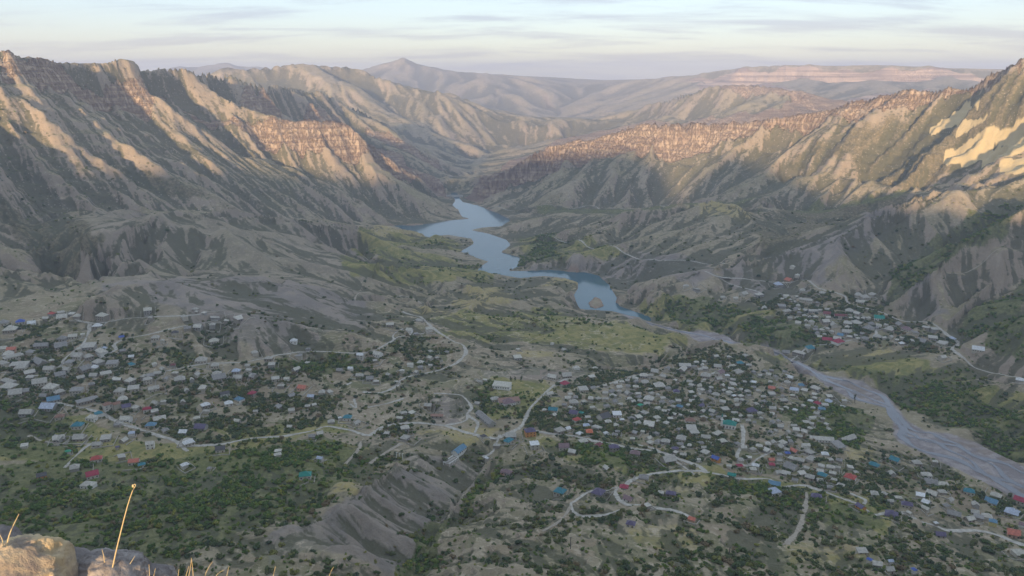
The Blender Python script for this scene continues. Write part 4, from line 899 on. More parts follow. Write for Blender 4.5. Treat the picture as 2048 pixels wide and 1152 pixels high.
# landmark houses: the words that point to them
LM = {}
def lm(x, y, s): LM[(x, y)] = s
for a in ((103.7,628.7,"red-roofed house above the left village"),(41,645.5,"blue-roofed house at the upper left edge"),(21,660.5,"long cream house at far left"),(243,675.5,"small blue-roofed shed on the upper left track"),(263,730.5,"teal-roofed house among left village trees"),
 (346,731.7,"small maroon-roofed house in the left village"),(203,709,"big white two-storey left village house"),(98.7,816.2,"pale blue metal roof of the left village"),(107.5,801.2,"sky blue roof at the left village crossroads"),(295,820.5,"crimson-roofed house by the left village ruins"),(502,789,"crimson roof at the right end of left village"),(478.7,800.5,"sky blue two-tone roof in the left village"),
 (156,853,"teal-roofed house in the lower left meadow"),(302.5,853,"sky blue-roofed house below the left village"),(402.5,856.7,"dark violet-roofed house below the left village"),(193.7,920.7,"red-roofed house by the lower left lane"),(268.7,925.7,"salmon-roofed house above the lower left woods"),(185,952,"crimson-roofed house with pale walls, lower left"),(83.7,953.2,"black-roofed house in the lower left woods"),(136,905.7,"small bright green roof by the lower left field"),
 (610.7,952,"large teal-green roof alone in the lower left woods"),(640.7,918.2,"white and lilac hut beside the brown plot"),(556.5,904.5,"small white hut above the woods"),(695,837.5,"teal-roofed house above the switchback road"),(605,789,"house with salmon roof in the left orchard"),
 (1106,821.7,"teal-roofed house beside the central main road"),(1153.7,841.7,"bright red-roofed house near the centre"),(1178.7,865.5,"orange-roofed house by the central straight road"),(1060,869.2,"violet-roofed house with orange walls"),(1017.5,883,"bluish roof left of the central junction"),(1227.5,900.5,"violet two-storey house below the straight road"),(1198.7,891.7,"maroon-roofed house below the straight road"),(1128.7,769,"crimson roof beside the upper main road"),(1352.5,784,"violet roof high in the right village"),(1280,811.7,"green roof inside the right village"),(1358.7,814.5,"central sky blue roof of right village"),(1431,923,"blue-roofed house with orange walls at the road fork"),(1478.7,933,"crimson-roofed house beside the road fork"),(1463.7,951.7,"tealgreen roof below the road fork"),(1480,728,"topmost teal roof of right village"),
 (1588.5,903.7,"salmon roof in the lower right village"),(1699.7,956.7,"big red-roofed house in the lower right village"),(1747,931.7,"teal-roofed house near the river edge"),(1789.7,921.7,"teal-roofed house closest to the river"),(1632.2,995.7,"violet gabled house at the dirt track head"),(1721,1015.7,"violet-roofed house with orange walls by the lower road"),(1782.2,1032,"wide violet roof below the lower road"),(1907.2,1030.7,"grey gabled barn in the lower right"),(1937.2,984.5,"teal roof near the right edge orchard"),(2039.7,1001.5,"crimson roof at the right edge"),(1984.7,1049.5,"sky blue-roofed house with yellow walls"),(1879.7,1070.7,"violet roof just under the lower right road"),
 (1120.2,983.2,"teal-roofed cottage on the near slope"),(1196.5,987,"large violet-roofed house on the hairpin"),(1247.7,977,"crimson-roofed house above the hairpin"),(1341.5,989.5,"violet-roofed house beside the yellow field"),(1261.5,1049.5,"violet-roofed house alone in the meadow"),(1384,1040.7,"salmon brick shell on the bare bank"),(1646,880.5,"very long pale roof near the river woods"),
 (1738.5,681,"teal-grey roof"),(1681.3,632.6,"long crimson shed in the far right village"),(1653.5,680.5,"crimson-roofed compound in the far village"),(1681,671.5,"sky blue roof in the far right village"),(1621,696.7,"teal roof beside the bridge road"),(1577.2,560.4,"pink house on the far right road"),(1634.7,819.7,"crimson roof beside the riverside lane"),(1643.5,819.2,"sky blue roof beside the riverside lane"),(1010.7,945.2,"mauve-roofed house with peach walls by the ravine")): lm(*a)
lm_used = set()
def find_lm(h):
    for (x, y), s in LM.items():
        if s not in lm_used and abs(x - h[0]) < 2.6 and abs(y - h[1]) < 2.6: lm_used.add(s); return s
    return None
DIRW = ['right of', 'in front of', 'left of', 'behind']
ORD = ['', 'second ', 'third ', 'fourth ', 'fifth ', 'sixth ', 'seventh ', 'eighth ', 'ninth ', 'tenth ', 'eleventh ', 'twelfth ']
CW = dict(slate='grey-roofed', slate2='dark grey-roofed', slate3='pale grey-roofed', white='white-roofed', paleblue='pale blue-roofed', red='red-roofed', salmon='salmon-roofed', orange='orange-roofed', crimson='crimson-roofed', maroon='maroon-roofed', teal='teal-roofed', tealgreen='teal-green-roofed', green='green-roofed', blue='blue-roofed', skyblue='sky blue-roofed', violet='violet-roofed', mauve='mauve-roofed', dark='black-roofed', rust='rusty-roofed', cream='cream-roofed')
marks = []
def nearest_mark(x, y, used={}):
    best = min(marks, key=lambda m: (m[0] - x) ** 2 + ((m[1] - y) * 1.6) ** 2); dx, dy = x - best[0], (y - best[1]) * 1.6
    k = 0 if dx > abs(dy) else 2 if -dx > abs(dy) else 1 if dy > 0 else 3
    return best, k, math.hypot(dx, dy)
def slope_dir(x, y):
    e = 6.0; gx = float(hz(x + e, y) - hz(x - e, y)); gy = float(hz(x, y + e) - hz(x, y - e)); return gx, gy
HO = []
for i, h in enumerate(HOUSES):
    px, py, pw = h[:3]; rc = h[3]; st = h[4] if len(h) > 4 else 1; wall = h[5] if len(h) > 5 else None
    x, y, z = gp(px, py + 1.5); dist = math.sqrt(x * x + y * y + z * z)
    Wm = pw / FPX * dist * 0.80; r = random.Random(i * 7 + 3)
    kind = r.choice(['hip', 'hip', 'gable', 'gable', 'shed']) if rc in (g_, w_) else r.choice(['hip', 'hip', 'gable'])
    roofc = rc
    if rc == g_: roofc = r.choice(['slate', 'slate', 'slate2', 'slate3', 'slate'])
    elif rc == w_: roofc = r.choice(['white', 'slate3', 'slate3', 'cream'])
    elif rc == 'salmonp': roofc = 'salmon'; wall = 'peach'; kind = 'gable'
    elif rc == 'low': roofc = 'slate2'; kind = 'shed'
    elif rc == 'long': roofc = 'slate3'; kind = 'gable'
    elif rc == 'barn': roofc = 'slate2'; kind = 'gable'
    elif rc == 'crimsonl': roofc = 'maroon'; kind = 'gable'
    elif rc == 'tealp': roofc = 'tealgreen'; kind = 'gable'
    if wall is None: wall = r.choice(['stone', 'plaster', 'pale', 'plaster', 'grey', 'white'] if rc != g_ else ['stone', 'plaster', 'grey', 'plaster'])
    D = Wm * r.uniform(0.66, 0.95) if Wm < 17 else r.uniform(8, 11)
    if pw < 12: D = Wm * 0.8
    D = max(3.0, D); Wm = max(Wm, 3.5)
    # set long side along the slope line, in the drift of the village lanes
    gx, gy = slope_dir(x, y); az = math.atan2(x, y)
    base = -az * 0.4 + (rad(-4) if px < 900 else rad(12) if px < 1560 and py < 900 else rad(-14))
    rz = base + rad(r.gauss(0, 24)) + (rad(90) if (r.random() < 0.25 and rc == g_ and pw < 22) else 0)
    HO.append(dict(px=px, py=py, pw=pw, x=x, y=y, z=z, W=q5(Wm), D=q5(D), st=st, kind=kind, roof=roofc, wall=wall, rz=rz, lm=find_lm(h), key=pw if i < n_listed else pw * 0.8))
    if HO[-1]['lm']: marks.append((px, py, HO[-1]['lm']))
print('missed', [s for s in LM.values() if s not in lm_used]); print('landmarks', len(marks), 'of', len(LM), 'houses', len(HO))
HO.sort(key=lambda h: (-(h['lm'] is not None), -h['key'])); SOLO = HO[:292]; REST = HO[292:]
taken = {}
plain = [h for h in SOLO if not h['lm']]
for h in plain:
    b, k, d = nearest_mark(h['px'], h['py']); h['b'] = b; h['k'] = k; h['dd'] = d
plain.sort(key=lambda h: h['dd'])
for h in plain:
    key = (h['b'][2], h['k'], CW[h['roof']]); n = taken.get(key, 0); taken[key] = n + 1
    o_ = ORD[n] if n < len(ORD) else 'far '
    h['label'] = f"{o_}{CW[h['roof']]} house {DIRW[h['k']]} the {h['b'][2]}"
    if len(h['label'].replace('-', ' ').split()) > 16: h['label'] = h['label'].replace('the lower road', 'lower road').replace(' with dirt', '').replace(' of the far village', '').replace(' in the far village', '').replace('violet-roofed house with', 'violet house with').replace('dark grey-roofed', 'dark grey').replace('pale blue-roofed', 'pale blue')
def build_house(h):
    zb = min(float(hz(h['x'] + a, h['y'] + b)) for a in (-3, 3) for b in (-2, 2)) * 0.5 + h['z'] * 0.5
    t = root('house', (h['x'], h['y'], CZ + zb), h['rz'], (h['lm'] or h['label']), 'house', 'houses of the valley villages')
    Hh = 2.9 * h['st'] + (0.6 if h['W'] > 9 else 0.0); Hh = min(Hh, max(2.2, h['W'] * 0.55 * h['st']))
    W_, D_ = h['W'], h['D']
    wl = child('wall', wall_mesh(W_, D_, Hh, h['wall'], 0.7 if h['kind'] == 'gable' else 0), t)
    rf = child('roof', roof_mesh(W_, D_, Hh + 0.003, h['kind'], h['roof']), t)
    if W_ >= 7 and h['pw'] > 15:
        n = max(2, int(W_ / 3.2))
        for s in range(int(h['st'])):
            zc = 1.6 + s * 2.9
            if zc + 0.7 > Hh: continue
            for q in range(n):
                xq = -W_ / 2 + W_ * (q + 0.5) / n
                if s == 0 and q == n // 2:
                    child('door', bx_mesh('door', 1.1, 0.12, 2.1, M_DOOR), t, (xq, -D_ / 2 - 0.03, 1.05)); continue
                child('window', bx_mesh('window', 1.25, 0.10, 1.2, M_GLASS), t, (xq, -D_ / 2 - 0.03, zc))
        if h['pw'] > 22 and h['kind'] != 'shed': child('chimney', bx_mesh('chimney', 0.7, 0.7, 1.5, M_CHIM), rf, (W_ * 0.2, 0.3, Hh + D_ * 0.25))
for h in SOLO:
    L_ = h['lm'] or h['label']
    if len(L_.replace('-', ' ').split()) > 16: print('LONG', L_)
    build_house(h)
def merge_rest():
    V = []; F = []; MI = []; mats = []; mi = {}
    for h in REST:
        Hh = 2.9; c, s = math.cos(h['rz']), math.sin(h['rz'])
        for me in (wall_mesh(h['W'], h['D'], Hh, h['wall'], 0.7 if h['kind'] == 'gable' else 0), roof_mesh(h['W'], h['D'], Hh + 0.003, h['kind'], h['roof'])):
            m = me.materials[0]
            if m.name not in mi: mi[m.name] = len(mats); mats.append(m)
            b = len(V)
            for v in me.vertices: V.append((h['x'] + v.co.x * c - v.co.y * s, h['y'] + v.co.x * s + v.co.y * c, CZ + h['z'] + v.co.z))
            for p in me.polygons: F.append(tuple(b + q for q in p.vertices)); MI.append(mi[m.name])
    me = bpy.data.meshes.new('far_houses'); me.from_pydata(V, [], F)
    for m in mats: me.materials.append(m)
    me.polygons.foreach_set('material_index', MI); o = bpy.data.objects.new('far_houses', me); COL.objects.link(o)
    o['kind'] = 'stuff'; o['label'] = 'crowded smallest pale roofs between the larger village houses'
merge_rest()
# ============================================================= TREES AND SHRUBS
for h in HO:                                       # keep building plots clear
    R = math.hypot(h['x'], h['y']); A = math.atan2(h['x'], h['y']); i = int(np.interp(math.log(R), _lr, np.arange(NRW))); j = int(np.interp(A, AZ, np.arange(NCL)))
    e_ = h['W'] * 0.5 + 0.5; di = int(e_ / (RR[i + 1] - RR[i])) + 2; dj = int(e_ / (R * 0.0016)) + 2
    sl_ = (slice(i - di, i + di + 2), slice(j - dj, j + dj + 2)); d = np.hypot(X[sl_] - h['x'], Y[sl_] - h['y'])
    np.maximum(clear_m[sl_], d < e_ * 0.92, out=clear_m[sl_])
def leaf_mat(name, cols):
    T = NT(name, 0.95, 0.1); oi = T.n('ShaderNodeObjectInfo'); r = oi.outputs['Random']
    cr = T.n('ShaderNodeValToRGB'); T.put(cr.inputs[0], r); el = cr.color_ramp.elements; cr.color_ramp.interpolation = 'CONSTANT'
    for k, (p, c) in enumerate(cols):
        e = el[k] if k < 2 else el.new(p)
        e.position = p; e.color = (*c, 1)
    n1 = T.noise(T.pos(), 1.1, 3, 0.6)
    T.col(T.mix(T.ramp(n1, 0.3, 0.7, 0, 0.55), cr.outputs[0], T.mix(1.0, cr.outputs[0], (1.75, 1.6, 1.3), 'MULTIPLY')))
    return T.m
M_LEAF = leaf_mat('leaves', [(0.0, (0.075, 0.105, 0.051)), (0.30, (0.099, 0.121, 0.062)), (0.52, (0.124, 0.134, 0.064)), (0.70, (0.065, 0.092, 0.057)), (0.84, (0.161, 0.169, 0.064)), (0.93, (0.170, 0.139, 0.090))])
M_GREENLEAF = leaf_mat('green_leaves', [(0.0, (0.080, 0.132, 0.044)), (0.30, (0.106, 0.158, 0.051)), (0.55, (0.142, 0.186, 0.053)), (0.75, (0.075, 0.111, 0.053)), (0.88, (0.208, 0.219, 0.062)), (0.95, (0.167, 0.150, 0.082))])
M_DRYLEAF = leaf_mat('shrub_leaves', [(0.0, (0.106, 0.105, 0.071)), (0.30, (0.136, 0.121, 0.083)), (0.55, (0.167, 0.139, 0.101)), (0.75, (0.091, 0.098, 0.069)), (0.88, (0.189, 0.152, 0.108)), (0.95, (0.124, 0.128, 0.071))])
M_BARK = mat_simple('bark', (0.12, 0.09, 0.065))
def crown_mesh(name, mat, seed, n=120, tall=1.0, lobes=5, low=0.15):
    r = random.Random(seed); V = []; F = []
    L = [(r.gauss(0, 0.34), r.gauss(0, 0.34), r.uniform(low + 0.25, 1.0) * tall, r.uniform(0.42, 0.66)) for _ in range(lobes)]
    for k in range(n):
        cx, cy, cz, R = L[k % lobes]
        u = r.uniform(-0.75, 1); a = r.uniform(0, 6.283); q = math.sqrt(1 - u * u); rr = R * r.uniform(0.72, 1.12)
        N = Vector((q * math.cos(a), q * math.sin(a), u)); p = Vector((cx, cy, cz)) + Vector((N.x * rr, N.y * rr, N.z * rr * 0.85 * max(1, tall * 0.8)))
        N = (N + Vector((r.gauss(0, .35), r.gauss(0, .35), r.gauss(0, .35) + 0.15))).normalized()
        t = N.orthogonal().normalized(); b = N.cross(t); ang = r.uniform(0, 6.283); t, b = t * math.cos(ang) + b * math.sin(ang), b * math.cos(ang) - t * math.sin(ang)
        s = r.uniform(0.16, 0.30); i = len(V)
        m = 5
        for w in range(m):
            th = 6.283 * w / m; s_ = s * r.uniform(0.65, 1.25); V.append(p + t * (math.cos(th) * s_) + b * (math.sin(th) * s_) - N * (0.06 * r.random()))
        V.append(p + N * 0.08)
        F += [(i + w, i + (w + 1) % m, i + m) for w in range(m)]
    return mesh_of(name, V, F, mat)
def trunk_mesh(tall=1.0):
    V = []; F = []; prof = [(-0.6, 0.10), (0.1, 0.075), (0.45 * tall, 0.055), (0.85 * tall, 0.02)]
    for z, q in prof:
        for k in range(6): V.append((q * math.cos(k * 1.0472) + z * 0.05, q * math.sin(k * 1.0472), z))
    for a in range(3):
        for k in range(6): F.append((a * 6 + k, a * 6 + (k + 1) % 6, a * 6 + 6 + (k + 1) % 6, a * 6 + 6 + k))
    for ang in (0.5, 2.6, 4.4):                    # limbs
        b = len(V); dx, dy = math.cos(ang), math.sin(ang); p0 = Vector((0, 0, 0.3 * tall)); p1 = Vector((dx * 0.4, dy * 0.4, 0.75 * tall)); s = Vector((-dy, dx, 0)) * 0.03; u = Vector((0, 0, 0.03))
        V += [p0 + s, p0 - s, p0 + u, p1 + s * 0.4, p1 - s * 0.4, p1 + u * 0.4]; F += [(b, b + 1, b + 4, b + 3), (b + 1, b + 2, b + 5, b + 4), (b + 2, b, b + 3, b + 5)]
    return mesh_of('trunk', V, F, M_BARK)
PROTO = {}
for nm, mat, tl in (('leaf', M_LEAF, 1.0), ('green', M_GREENLEAF, 1.05), ('dry', M_DRYLEAF, 0.72)):
    PROTO[nm] = [crown_mesh('crown', mat, 100 + k + len(nm) * 10, 110, tl, 4 + k % 3) for k in range(4)]
POPL = [crown_mesh('crown', M_LEAF, 300 + k, 150, 3.2, 7, 0.05) for k in range(2)]
TRK = trunk_mesh(1.0); TRKP = trunk_mesh(2.8)
# how many per square metre, from what the photo shows where
cl = fbm(X, Y, 34, 3, 401); cl2 = fbm(X, Y, 130, 3, 411)
near_slope = sstep(-X * 0.2 + (980 - Y), 0, 180) * (R2 < 1100)
inview = (R2 > 470) & (R2 < 2350) & (np.abs(A2) < rad(38.6))
terr_l = np.clip(tmask, 0, 1)
def dens(kind):
    if kind == 'green': d = z_green * (0.006 + 0.055 * sstep(cl + 0.5 * cl2, -0.16, 0.26)) + z_mead * 0.014 * sstep(cl, 0.0, 0.35) * (1 - z_green)
    elif kind == 'leaf': d = z_town * (0.007 + 0.056 * sstep(cl, -0.18, 0.22)) + near_slope * (1 - z_green) * (1 - z_grey * 0.9) * 0.020 * sstep(cl + cl2 * 0.5, 0.06, 0.42) + np.clip(gul, 0, 1) * (0.022 - 0.015 * sstep(R2, 1150, 1400)) * sstep(cl, -0.4, 0.2)
    else: d = (1 - z_green) * (1 - z_town * 0.6) * (1 - z_tan) * (1 - 0.90 * z_grey) * (0.0010 + 0.010 * sstep(cl + 0.6 * cl2, -0.02, 0.35)) + near_slope * 0.008 * (1 - z_grey * 0.8)
    d = d * inview * (clear_m < 0.5) * (lks < 0.1) * (z_grav < 0.2) * (1 - 0.7 * z_dry) * (1 - 0.8 * z_rock)
    d = d * (1 - 0.8 * hillm * (1 - z_town))
    return d * (1 - (0.35 if kind == 'green' else 0.72) * sstep(R2, 1120, 1500) * (1 - z_town))
area = np.gradient(R2, axis=0) * np.gradient(A2, axis=1) * R2
trng = np.random.default_rng(21); PT = []
el_cam = np.where(RR[:, None] > 430, HZ / R2, -9); vis = HZ / R2 + 7.0 / R2 >= np.maximum.accumulate(el_cam, axis=0) - 1e-4
for kd, (r0, r1) in (('green', (1.5, 3.1)), ('leaf', (1.3, 3.8)), ('dry', (0.7, 1.9))):
    lam = dens(kd) * area * vis; n = trng.poisson(np.clip(lam, 0, 40)); ii, jj = np.nonzero(n); rep = n[ii, jj]; ii = np.repeat(ii, rep); jj = np.repeat(jj, rep)
    fi = ii + trng.uniform(-.5, .5, len(ii)); fj = jj + trng.uniform(-.5, .5, len(jj))
    R = np.interp(fi, np.arange(NRW), RR); A = np.interp(fj, np.arange(NCL), AZ); x = R * np.sin(A); y = R * np.cos(A)
    s = r0 + (r1 - r0) * trng.beta(1.3, 2.6, len(x)); s = s * (1 + 0.25 * (R > 1400))
    for q in range(len(x)): PT.append((x[q], y[q], s[q], kd))
print('plants', len(PT))
px_ = np.array([(p[0], p[1], p[2]) for p in PT]); pz = hz(px_[:, 0], px_[:, 1])
sx, sy = to_px(px_[:, 0], px_[:, 1], pz); dist = np.sqrt(px_[:, 0] ** 2 + px_[:, 1] ** 2 + pz ** 2)
show = px_[:, 2] / dist * ((sx > 5) & (sx < 2043) & (sy < 1140) & (sy > 0)); order = np.argsort(-show); solo = set(); sxy = []
for k in order:
    if len(solo) >= 280: break
    if all(abs(sx[k] - a) > 16 or abs(sy[k] - b) > 12 for a, b in sxy): solo.add(int(k)); sxy.append((sx[k], sy[k]))
# poplars standing in rows by the village lanes
POPS = [(1796, 745, 0), (1022, 762, 6), (1030, 762, 6), (1042, 761, 6), (965, 815, 6), (968, 817, 6), (640, 733, 0), (795, 782, 5), (1185, 735, 5), (1709, 797, 9), (1631, 702, 7), (1640, 618, 7)]
marks2 = list(marks) + [(840, 1120, 'wooded bottom of the grey ravine'), (900, 1010, 'bend of the wooded ravine'), (960, 935, 'head of the wooded ravine'), (700, 1040, 'bare crest of the grey ridge'), (560, 1110, 'smooth grey hump at the bottom edge'), (1330, 1070, 'yellow-green field on the near slope'),
  (1085, 1060, 'end of the dirt track below the hairpin'), (1575, 1085, 'lower end of the steep pale track'), (1200, 1140, 'bottom edge below the meadow house'), (1450, 1140, 'bottom edge right of centre'), (1000, 1130, 'slope foot right of the ravine'), (1800, 1130, 'blue-roofed huts near the bottom edge'), (2000, 1140, 'bottom right corner'),
  (330, 1140, 'gap beside the foreground rocks'), (60, 1000, 'woods at the left edge'), (400, 1010, 'middle of the lower left woods'), (200, 1030, 'tall dry stalk in front of the woods'), (520, 1000, 'right part of the lower left woods'), (680, 975, 'yellow thicket beside the grey ridge'), (1600, 1030, 'steep pale track on the near slope'), (1700, 1080, 'yellow patch on the near slope'),
  (1250, 1110, 'shrubby slope below the yellow field'), (1650, 1130, 'shrubby slope under the yellow patch'), (1900, 1110, 'slope under the lower right road'), (1090, 1110, 'dense scrub left of the yellow field'), (1400, 1110, 'scrub right of the yellow field')]
SZ = lambda s: 'large' if s > 2.45 else 'middling' if s > 1.9 else 'small'
CN = dict(green='leafy green tree', leaf='dark green tree', dry='brownish green shrub')
tt_ = {}; tl = []
for k in solo:
    bm = min(marks2, key=lambda m: (m[0] - sx[k]) ** 2 + ((m[1] - sy[k]) * 1.6) ** 2); dx, dy = sx[k] - bm[0], (sy[k] - bm[1]) * 1.6
    kk = 0 if dx > abs(dy) else 2 if -dx > abs(dy) else 1 if dy > 0 else 3; tl.append((math.hypot(dx, dy), k, bm[2], kk))
tl.sort()
def full_label(n, core, rel):
    s = f"{ORD[n] if n < len(ORD) else 'outlying '}{core} {rel}"
    w = s.split(); return s if len(s.replace("-", " ").split()) <= 16 else " ".join(s.replace("middling ", "").replace("leafy ", "").replace("in the ", "in ").split()[:16])
for dd, k, mk, kk in tl:
    x, y, s, kd = PT[k]; core = f"{SZ(s)} {CN[kd]}"; key = (core, mk, kk); n = tt_.get(key, 0); tt_[key] = n + 1
    nm = 'shrub' if kd == 'dry' else 'tree'
    t = root(nm, (x, y, CZ + float(pz[k]) - 0.1), random.uniform(0, 6.28), full_label(n, core, f"{DIRW[kk]} the {mk}"), nm, nm + 's on the near slopes and in the gardens')
    t.scale = (s, s, s * random.uniform(0.85, 1.2)); child('crown', PROTO[kd][k % 4], t); child('trunk', TRK, t)
for n, (a, b, c) in enumerate(POPS):
    x, y, z = gp(a, b); bm = min(marks, key=lambda m: (m[0] - a) ** 2 + (m[1] - b) ** 2); dx, dy = a - bm[0], b - bm[1]; kk = 0 if dx > abs(dy) else 2 if -dx > abs(dy) else 1 if dy > 0 else 3
    key = ('pop', bm[2], kk); q = tt_.get(key, 0); tt_[key] = q + 1
    t = root('poplar', (x, y, CZ + z - 0.2), n, full_label(q, 'tall narrow poplar', f"{DIRW[kk]} the {bm[2]}"), 'poplar', 'poplars by the village lanes'); s = 1.9 if b > 700 else 2.4
    t.scale = (s * 0.8, s * 0.8, s * 1.1); child('crown', POPL[n % 2], t); child('trunk', TRKP, t)
# the rest: uncounted growth, scattered over the ground
def scatter(name, label, idx, meshes_obj):
    P = px_[idx]; Z = pz[idx]; me = bpy.data.meshes.new(name); me.vertices.add(len(idx))
    me.vertices.foreach_set('co', np.column_stack([P[:, 0], P[:, 1], Z + CZ - 0.12]).astype(np.float32).ravel())
    a = me.attributes.new('size', 'FLOAT', 'POINT'); a.data.foreach_set('value', P[:, 2].astype(np.float32))
    o = bpy.data.objects.new(name, me); COL.objects.link(o); o['kind'] = 'stuff'; o['label'] = label
    ng = bpy.data.node_groups.new(name, 'GeometryNodeTree'); ng.interface.new_socket('Geometry', in_out='INPUT', socket_type='NodeSocketGeometry'); ng.interface.new_socket('Geometry', in_out='OUTPUT', socket_type='NodeSocketGeometry')
    N = ng.nodes.new; Lk = ng.links.new
    gi = N('NodeGroupInput'); go = N('NodeGroupOutput'); mp_ = N('GeometryNodeMeshToPoints'); iop = N('GeometryNodeInstanceOnPoints'); oi = N('GeometryNodeObjectInfo'); oi.inputs['Object'].default_value = meshes_obj; oi.inputs['As Instance'].default_value = True
    na = N('GeometryNodeInputNamedAttribute'); na.data_type = 'FLOAT'; na.inputs['Name'].default_value = 'size'
    rv_ = N('FunctionNodeRandomValue'); rv_.data_type = 'FLOAT_VECTOR'; rv_.inputs[0].default_value = (-0.1, -0.1, 0); rv_.inputs[1].default_value = (0.1, 0.1, 6.283)
    rs = N('FunctionNodeRandomValue'); rs.data_type = 'FLOAT_VECTOR'; rs.inputs[0].default_value = (0.8, 0.8, 0.75); rs.inputs[1].default_value = (1.3, 1.3, 1.25)
    vm = N('ShaderNodeVectorMath'); vm.operation = 'SCALE'; Lk(rs.outputs[0], vm.inputs[0]); Lk(na.outputs[0], vm.inputs['Scale'])
    Lk(gi.outputs[0], mp_.inputs[0]); Lk(mp_.outputs[0], iop.inputs['Points']); Lk(oi.outputs['Geometry'], iop.inputs['Instance']); Lk(rv_.outputs[0], iop.inputs['Rotation']); Lk(vm.outputs[0], iop.inputs['Scale']); Lk(iop.outputs[0], go.inputs[0])
    md = o.modifiers.new('scatter', 'NODES'); md.node_group = ng
    return o
crown_of = {}
for o in bpy.data.objects:
    if o.name.startswith('crown') and o.parent and o.data.name not in crown_of: crown_of[o.data.name] = o
rest = np.array([k for k in range(len(PT)) if k not in solo])
LBL = dict(green='thick green woods and thickets by the river, ravines and slopes', leaf='dark garden trees and bushes between the village houses', dry='scattered low scrub dotting the dry grey slopes')
for kd in ('green', 'leaf', 'dry'):
    sel = np.array([k for k in rest if PT[k][3] == kd])
    for v in range(4):
        mesh = PROTO[kd][v]; src = crown_of.get(mesh.name)
        if src is None:                                             # no single plant of this shape stands alone: any sister will do
            src = next((crown_of[m.name] for m in PROTO[kd] if m.name in crown_of), None) or next(iter(crown_of.values()))
        scatter(dict(green='woodland', leaf='garden_greenery', dry='scrub')[kd], LBL[kd], sel[v::4], src)
# ============================================================= SINGLE BUILDINGS AND SMALL WORKS
def place(px, py): x, y, z = gp(px, py); return x, y, z, math.sqrt(x * x + y * y + z * z)
# mosque with its minaret
x, y, z, d = place(1458, 856)
t = root('mosque', (x, y, CZ + z), rad(-22), 'green-roofed mosque with a slim white minaret in the right village', 'mosque')
V = []; F = []; boxvf(-8, 8, -5.5, 5.5, -3, 6.5, V, F); child('wall', mesh_of('wall', V, F, M_WALL['white']), t)
child('roof', roof_mesh(16, 11, 6.51, 'hip', 'tealgreen'), t)
def lathe(name, prof, mat, n=12):
    V = []; F = []
    for r_, z_ in prof:
        for k in range(n): V.append((r_ * math.cos(6.2832 * k / n), r_ * math.sin(6.2832 * k / n), z_))
    for a in range(len(prof) - 1):
        for k in range(n): F.append((a * n + k, a * n + (k + 1) % n, a * n + n + (k + 1) % n, a * n + n + k))
    F.append(tuple(range(n))[::-1]); F.append(tuple((len(prof) - 1) * n + k for k in range(n))); return mesh_of(name, V, F, mat)
mi_ = child('minaret', lathe('minaret', [(1.3, -3), (1.25, 9), (1.15, 12), (1.9, 12.4), (1.9, 13.3), (1.0, 13.4), (0.95, 16.5), (1.1, 16.6)], M_WALL['white']), t, (-8.5, -6.2, 0))
child('spire', lathe('spire', [(1.1, 16.61), (0.6, 18.6), (0.05, 21.0)], M_ROOF['tealgreen']), mi_)
for q in range(4): child('window', bx_mesh('window', 1.3, 0.1, 2.6, M_GLASS), t, (-5.6 + q * 3.7, -5.53, 3.2))
# long barns, flat blocks, the glasshouse
def hall(px, py, L_, W_, H_, rz, kind, rm, wm_, label, name='barn', cat='barn', nw=6):
    x, y, z, d = place(px, py); t = root(name, (x, y, CZ + z + 0.4), rad(rz), label, cat)
    child('wall', wall_mesh(L_, W_, H_, wm_, 0.7 if kind == 'gable' else 0), t); child('roof', roof_mesh(L_, W_, H_ + 0.003, kind, rm), t)
    for q in range(nw): child('window', bx_mesh('window', 1.5, 0.1, 1.3, M_GLASS), t, (-L_ / 2 + L_ * (q + 0.5) / nw, -W_ / 2 - 0.03, H_ * 0.55))
hall(971, 841, 38, 9, 3.2, -62, 'gable', 'slate2', 'grey', 'long narrow grey barn below the loop road')
hall(1004, 776, 24, 13, 4.6, -14, 'shed', 'cream', 'white', 'big pale flat-topped hall beside the upper central road', 'hall', 'hall', 7)
hall(1018, 806, 28, 11, 3.6, 12, 'shed', 'rust', 'plaster', 'pinkish-roofed long shed beside the central road', 'shed', 'shed', 5)
hall(918, 905, 19, 9, 3.6, 62, 'gable', 'skyblue', 'white', 'blue-roofed long building above the grey hill', 'hall', 'hall', 5)
hall(874, 836, 15, 5, 3.0, -4, 'shed', 'rust', 'stone', 'small brown-roofed shed on the dark bowl', 'shed', 'shed', 3)
hall(1694, 882, 24, 9, 3.4, 30, 'gable', 'slate', 'grey', 'ruined grey shed right of the very long pale roof', 'barn', 'barn', 4)
# white bare frames of an unfinished glasshouse
x, y, z, d = place(902, 925); t = root('greenhouse_frame', (x, y, CZ + z + 0.3), rad(60), 'white bare frame of an unfinished greenhouse below the blue-roofed hall', 'frame'); MWP = mat_simple('white_paint', (0.75, 0.75, 0.74))
for q in range(7):
    for s in (-1, 1): child('post', bx_mesh('post', 0.35, 0.35, 3.4, MWP), t, (-9 + q * 3, s * 4, 1.4))
for s in (-1, 1): child('rail', bx_mesh('rail', 18.6, 0.4, 0.4, MWP), t, (0, s * 4, 3.3))
for q in range(7): child('beam', bx_mesh('beam', 0.4, 7.6, 0.36, MWP), t, (-9 + q * 3, 0, 3.28))
# three white posts on the grey crest
for k, (a, lb) in enumerate(((793, 'left'), (799, 'middle'), (805, 'right'))):
    x, y, z, d = place(a, 917 + k); t = root('antenna_mast', (x, y, CZ + z), 0, f'{lb} one of three thin white masts on the grey crest', 'mast', 'white masts on the grey crest')
    child('pole', bx_mesh('pole', 0.5, 0.5, 7.0, MWP), t, (0, 0, 3.4)); child('arm', bx_mesh('arm', 1.8, 0.3, 0.3, MWP), t, (0.5, 0, 6.95))
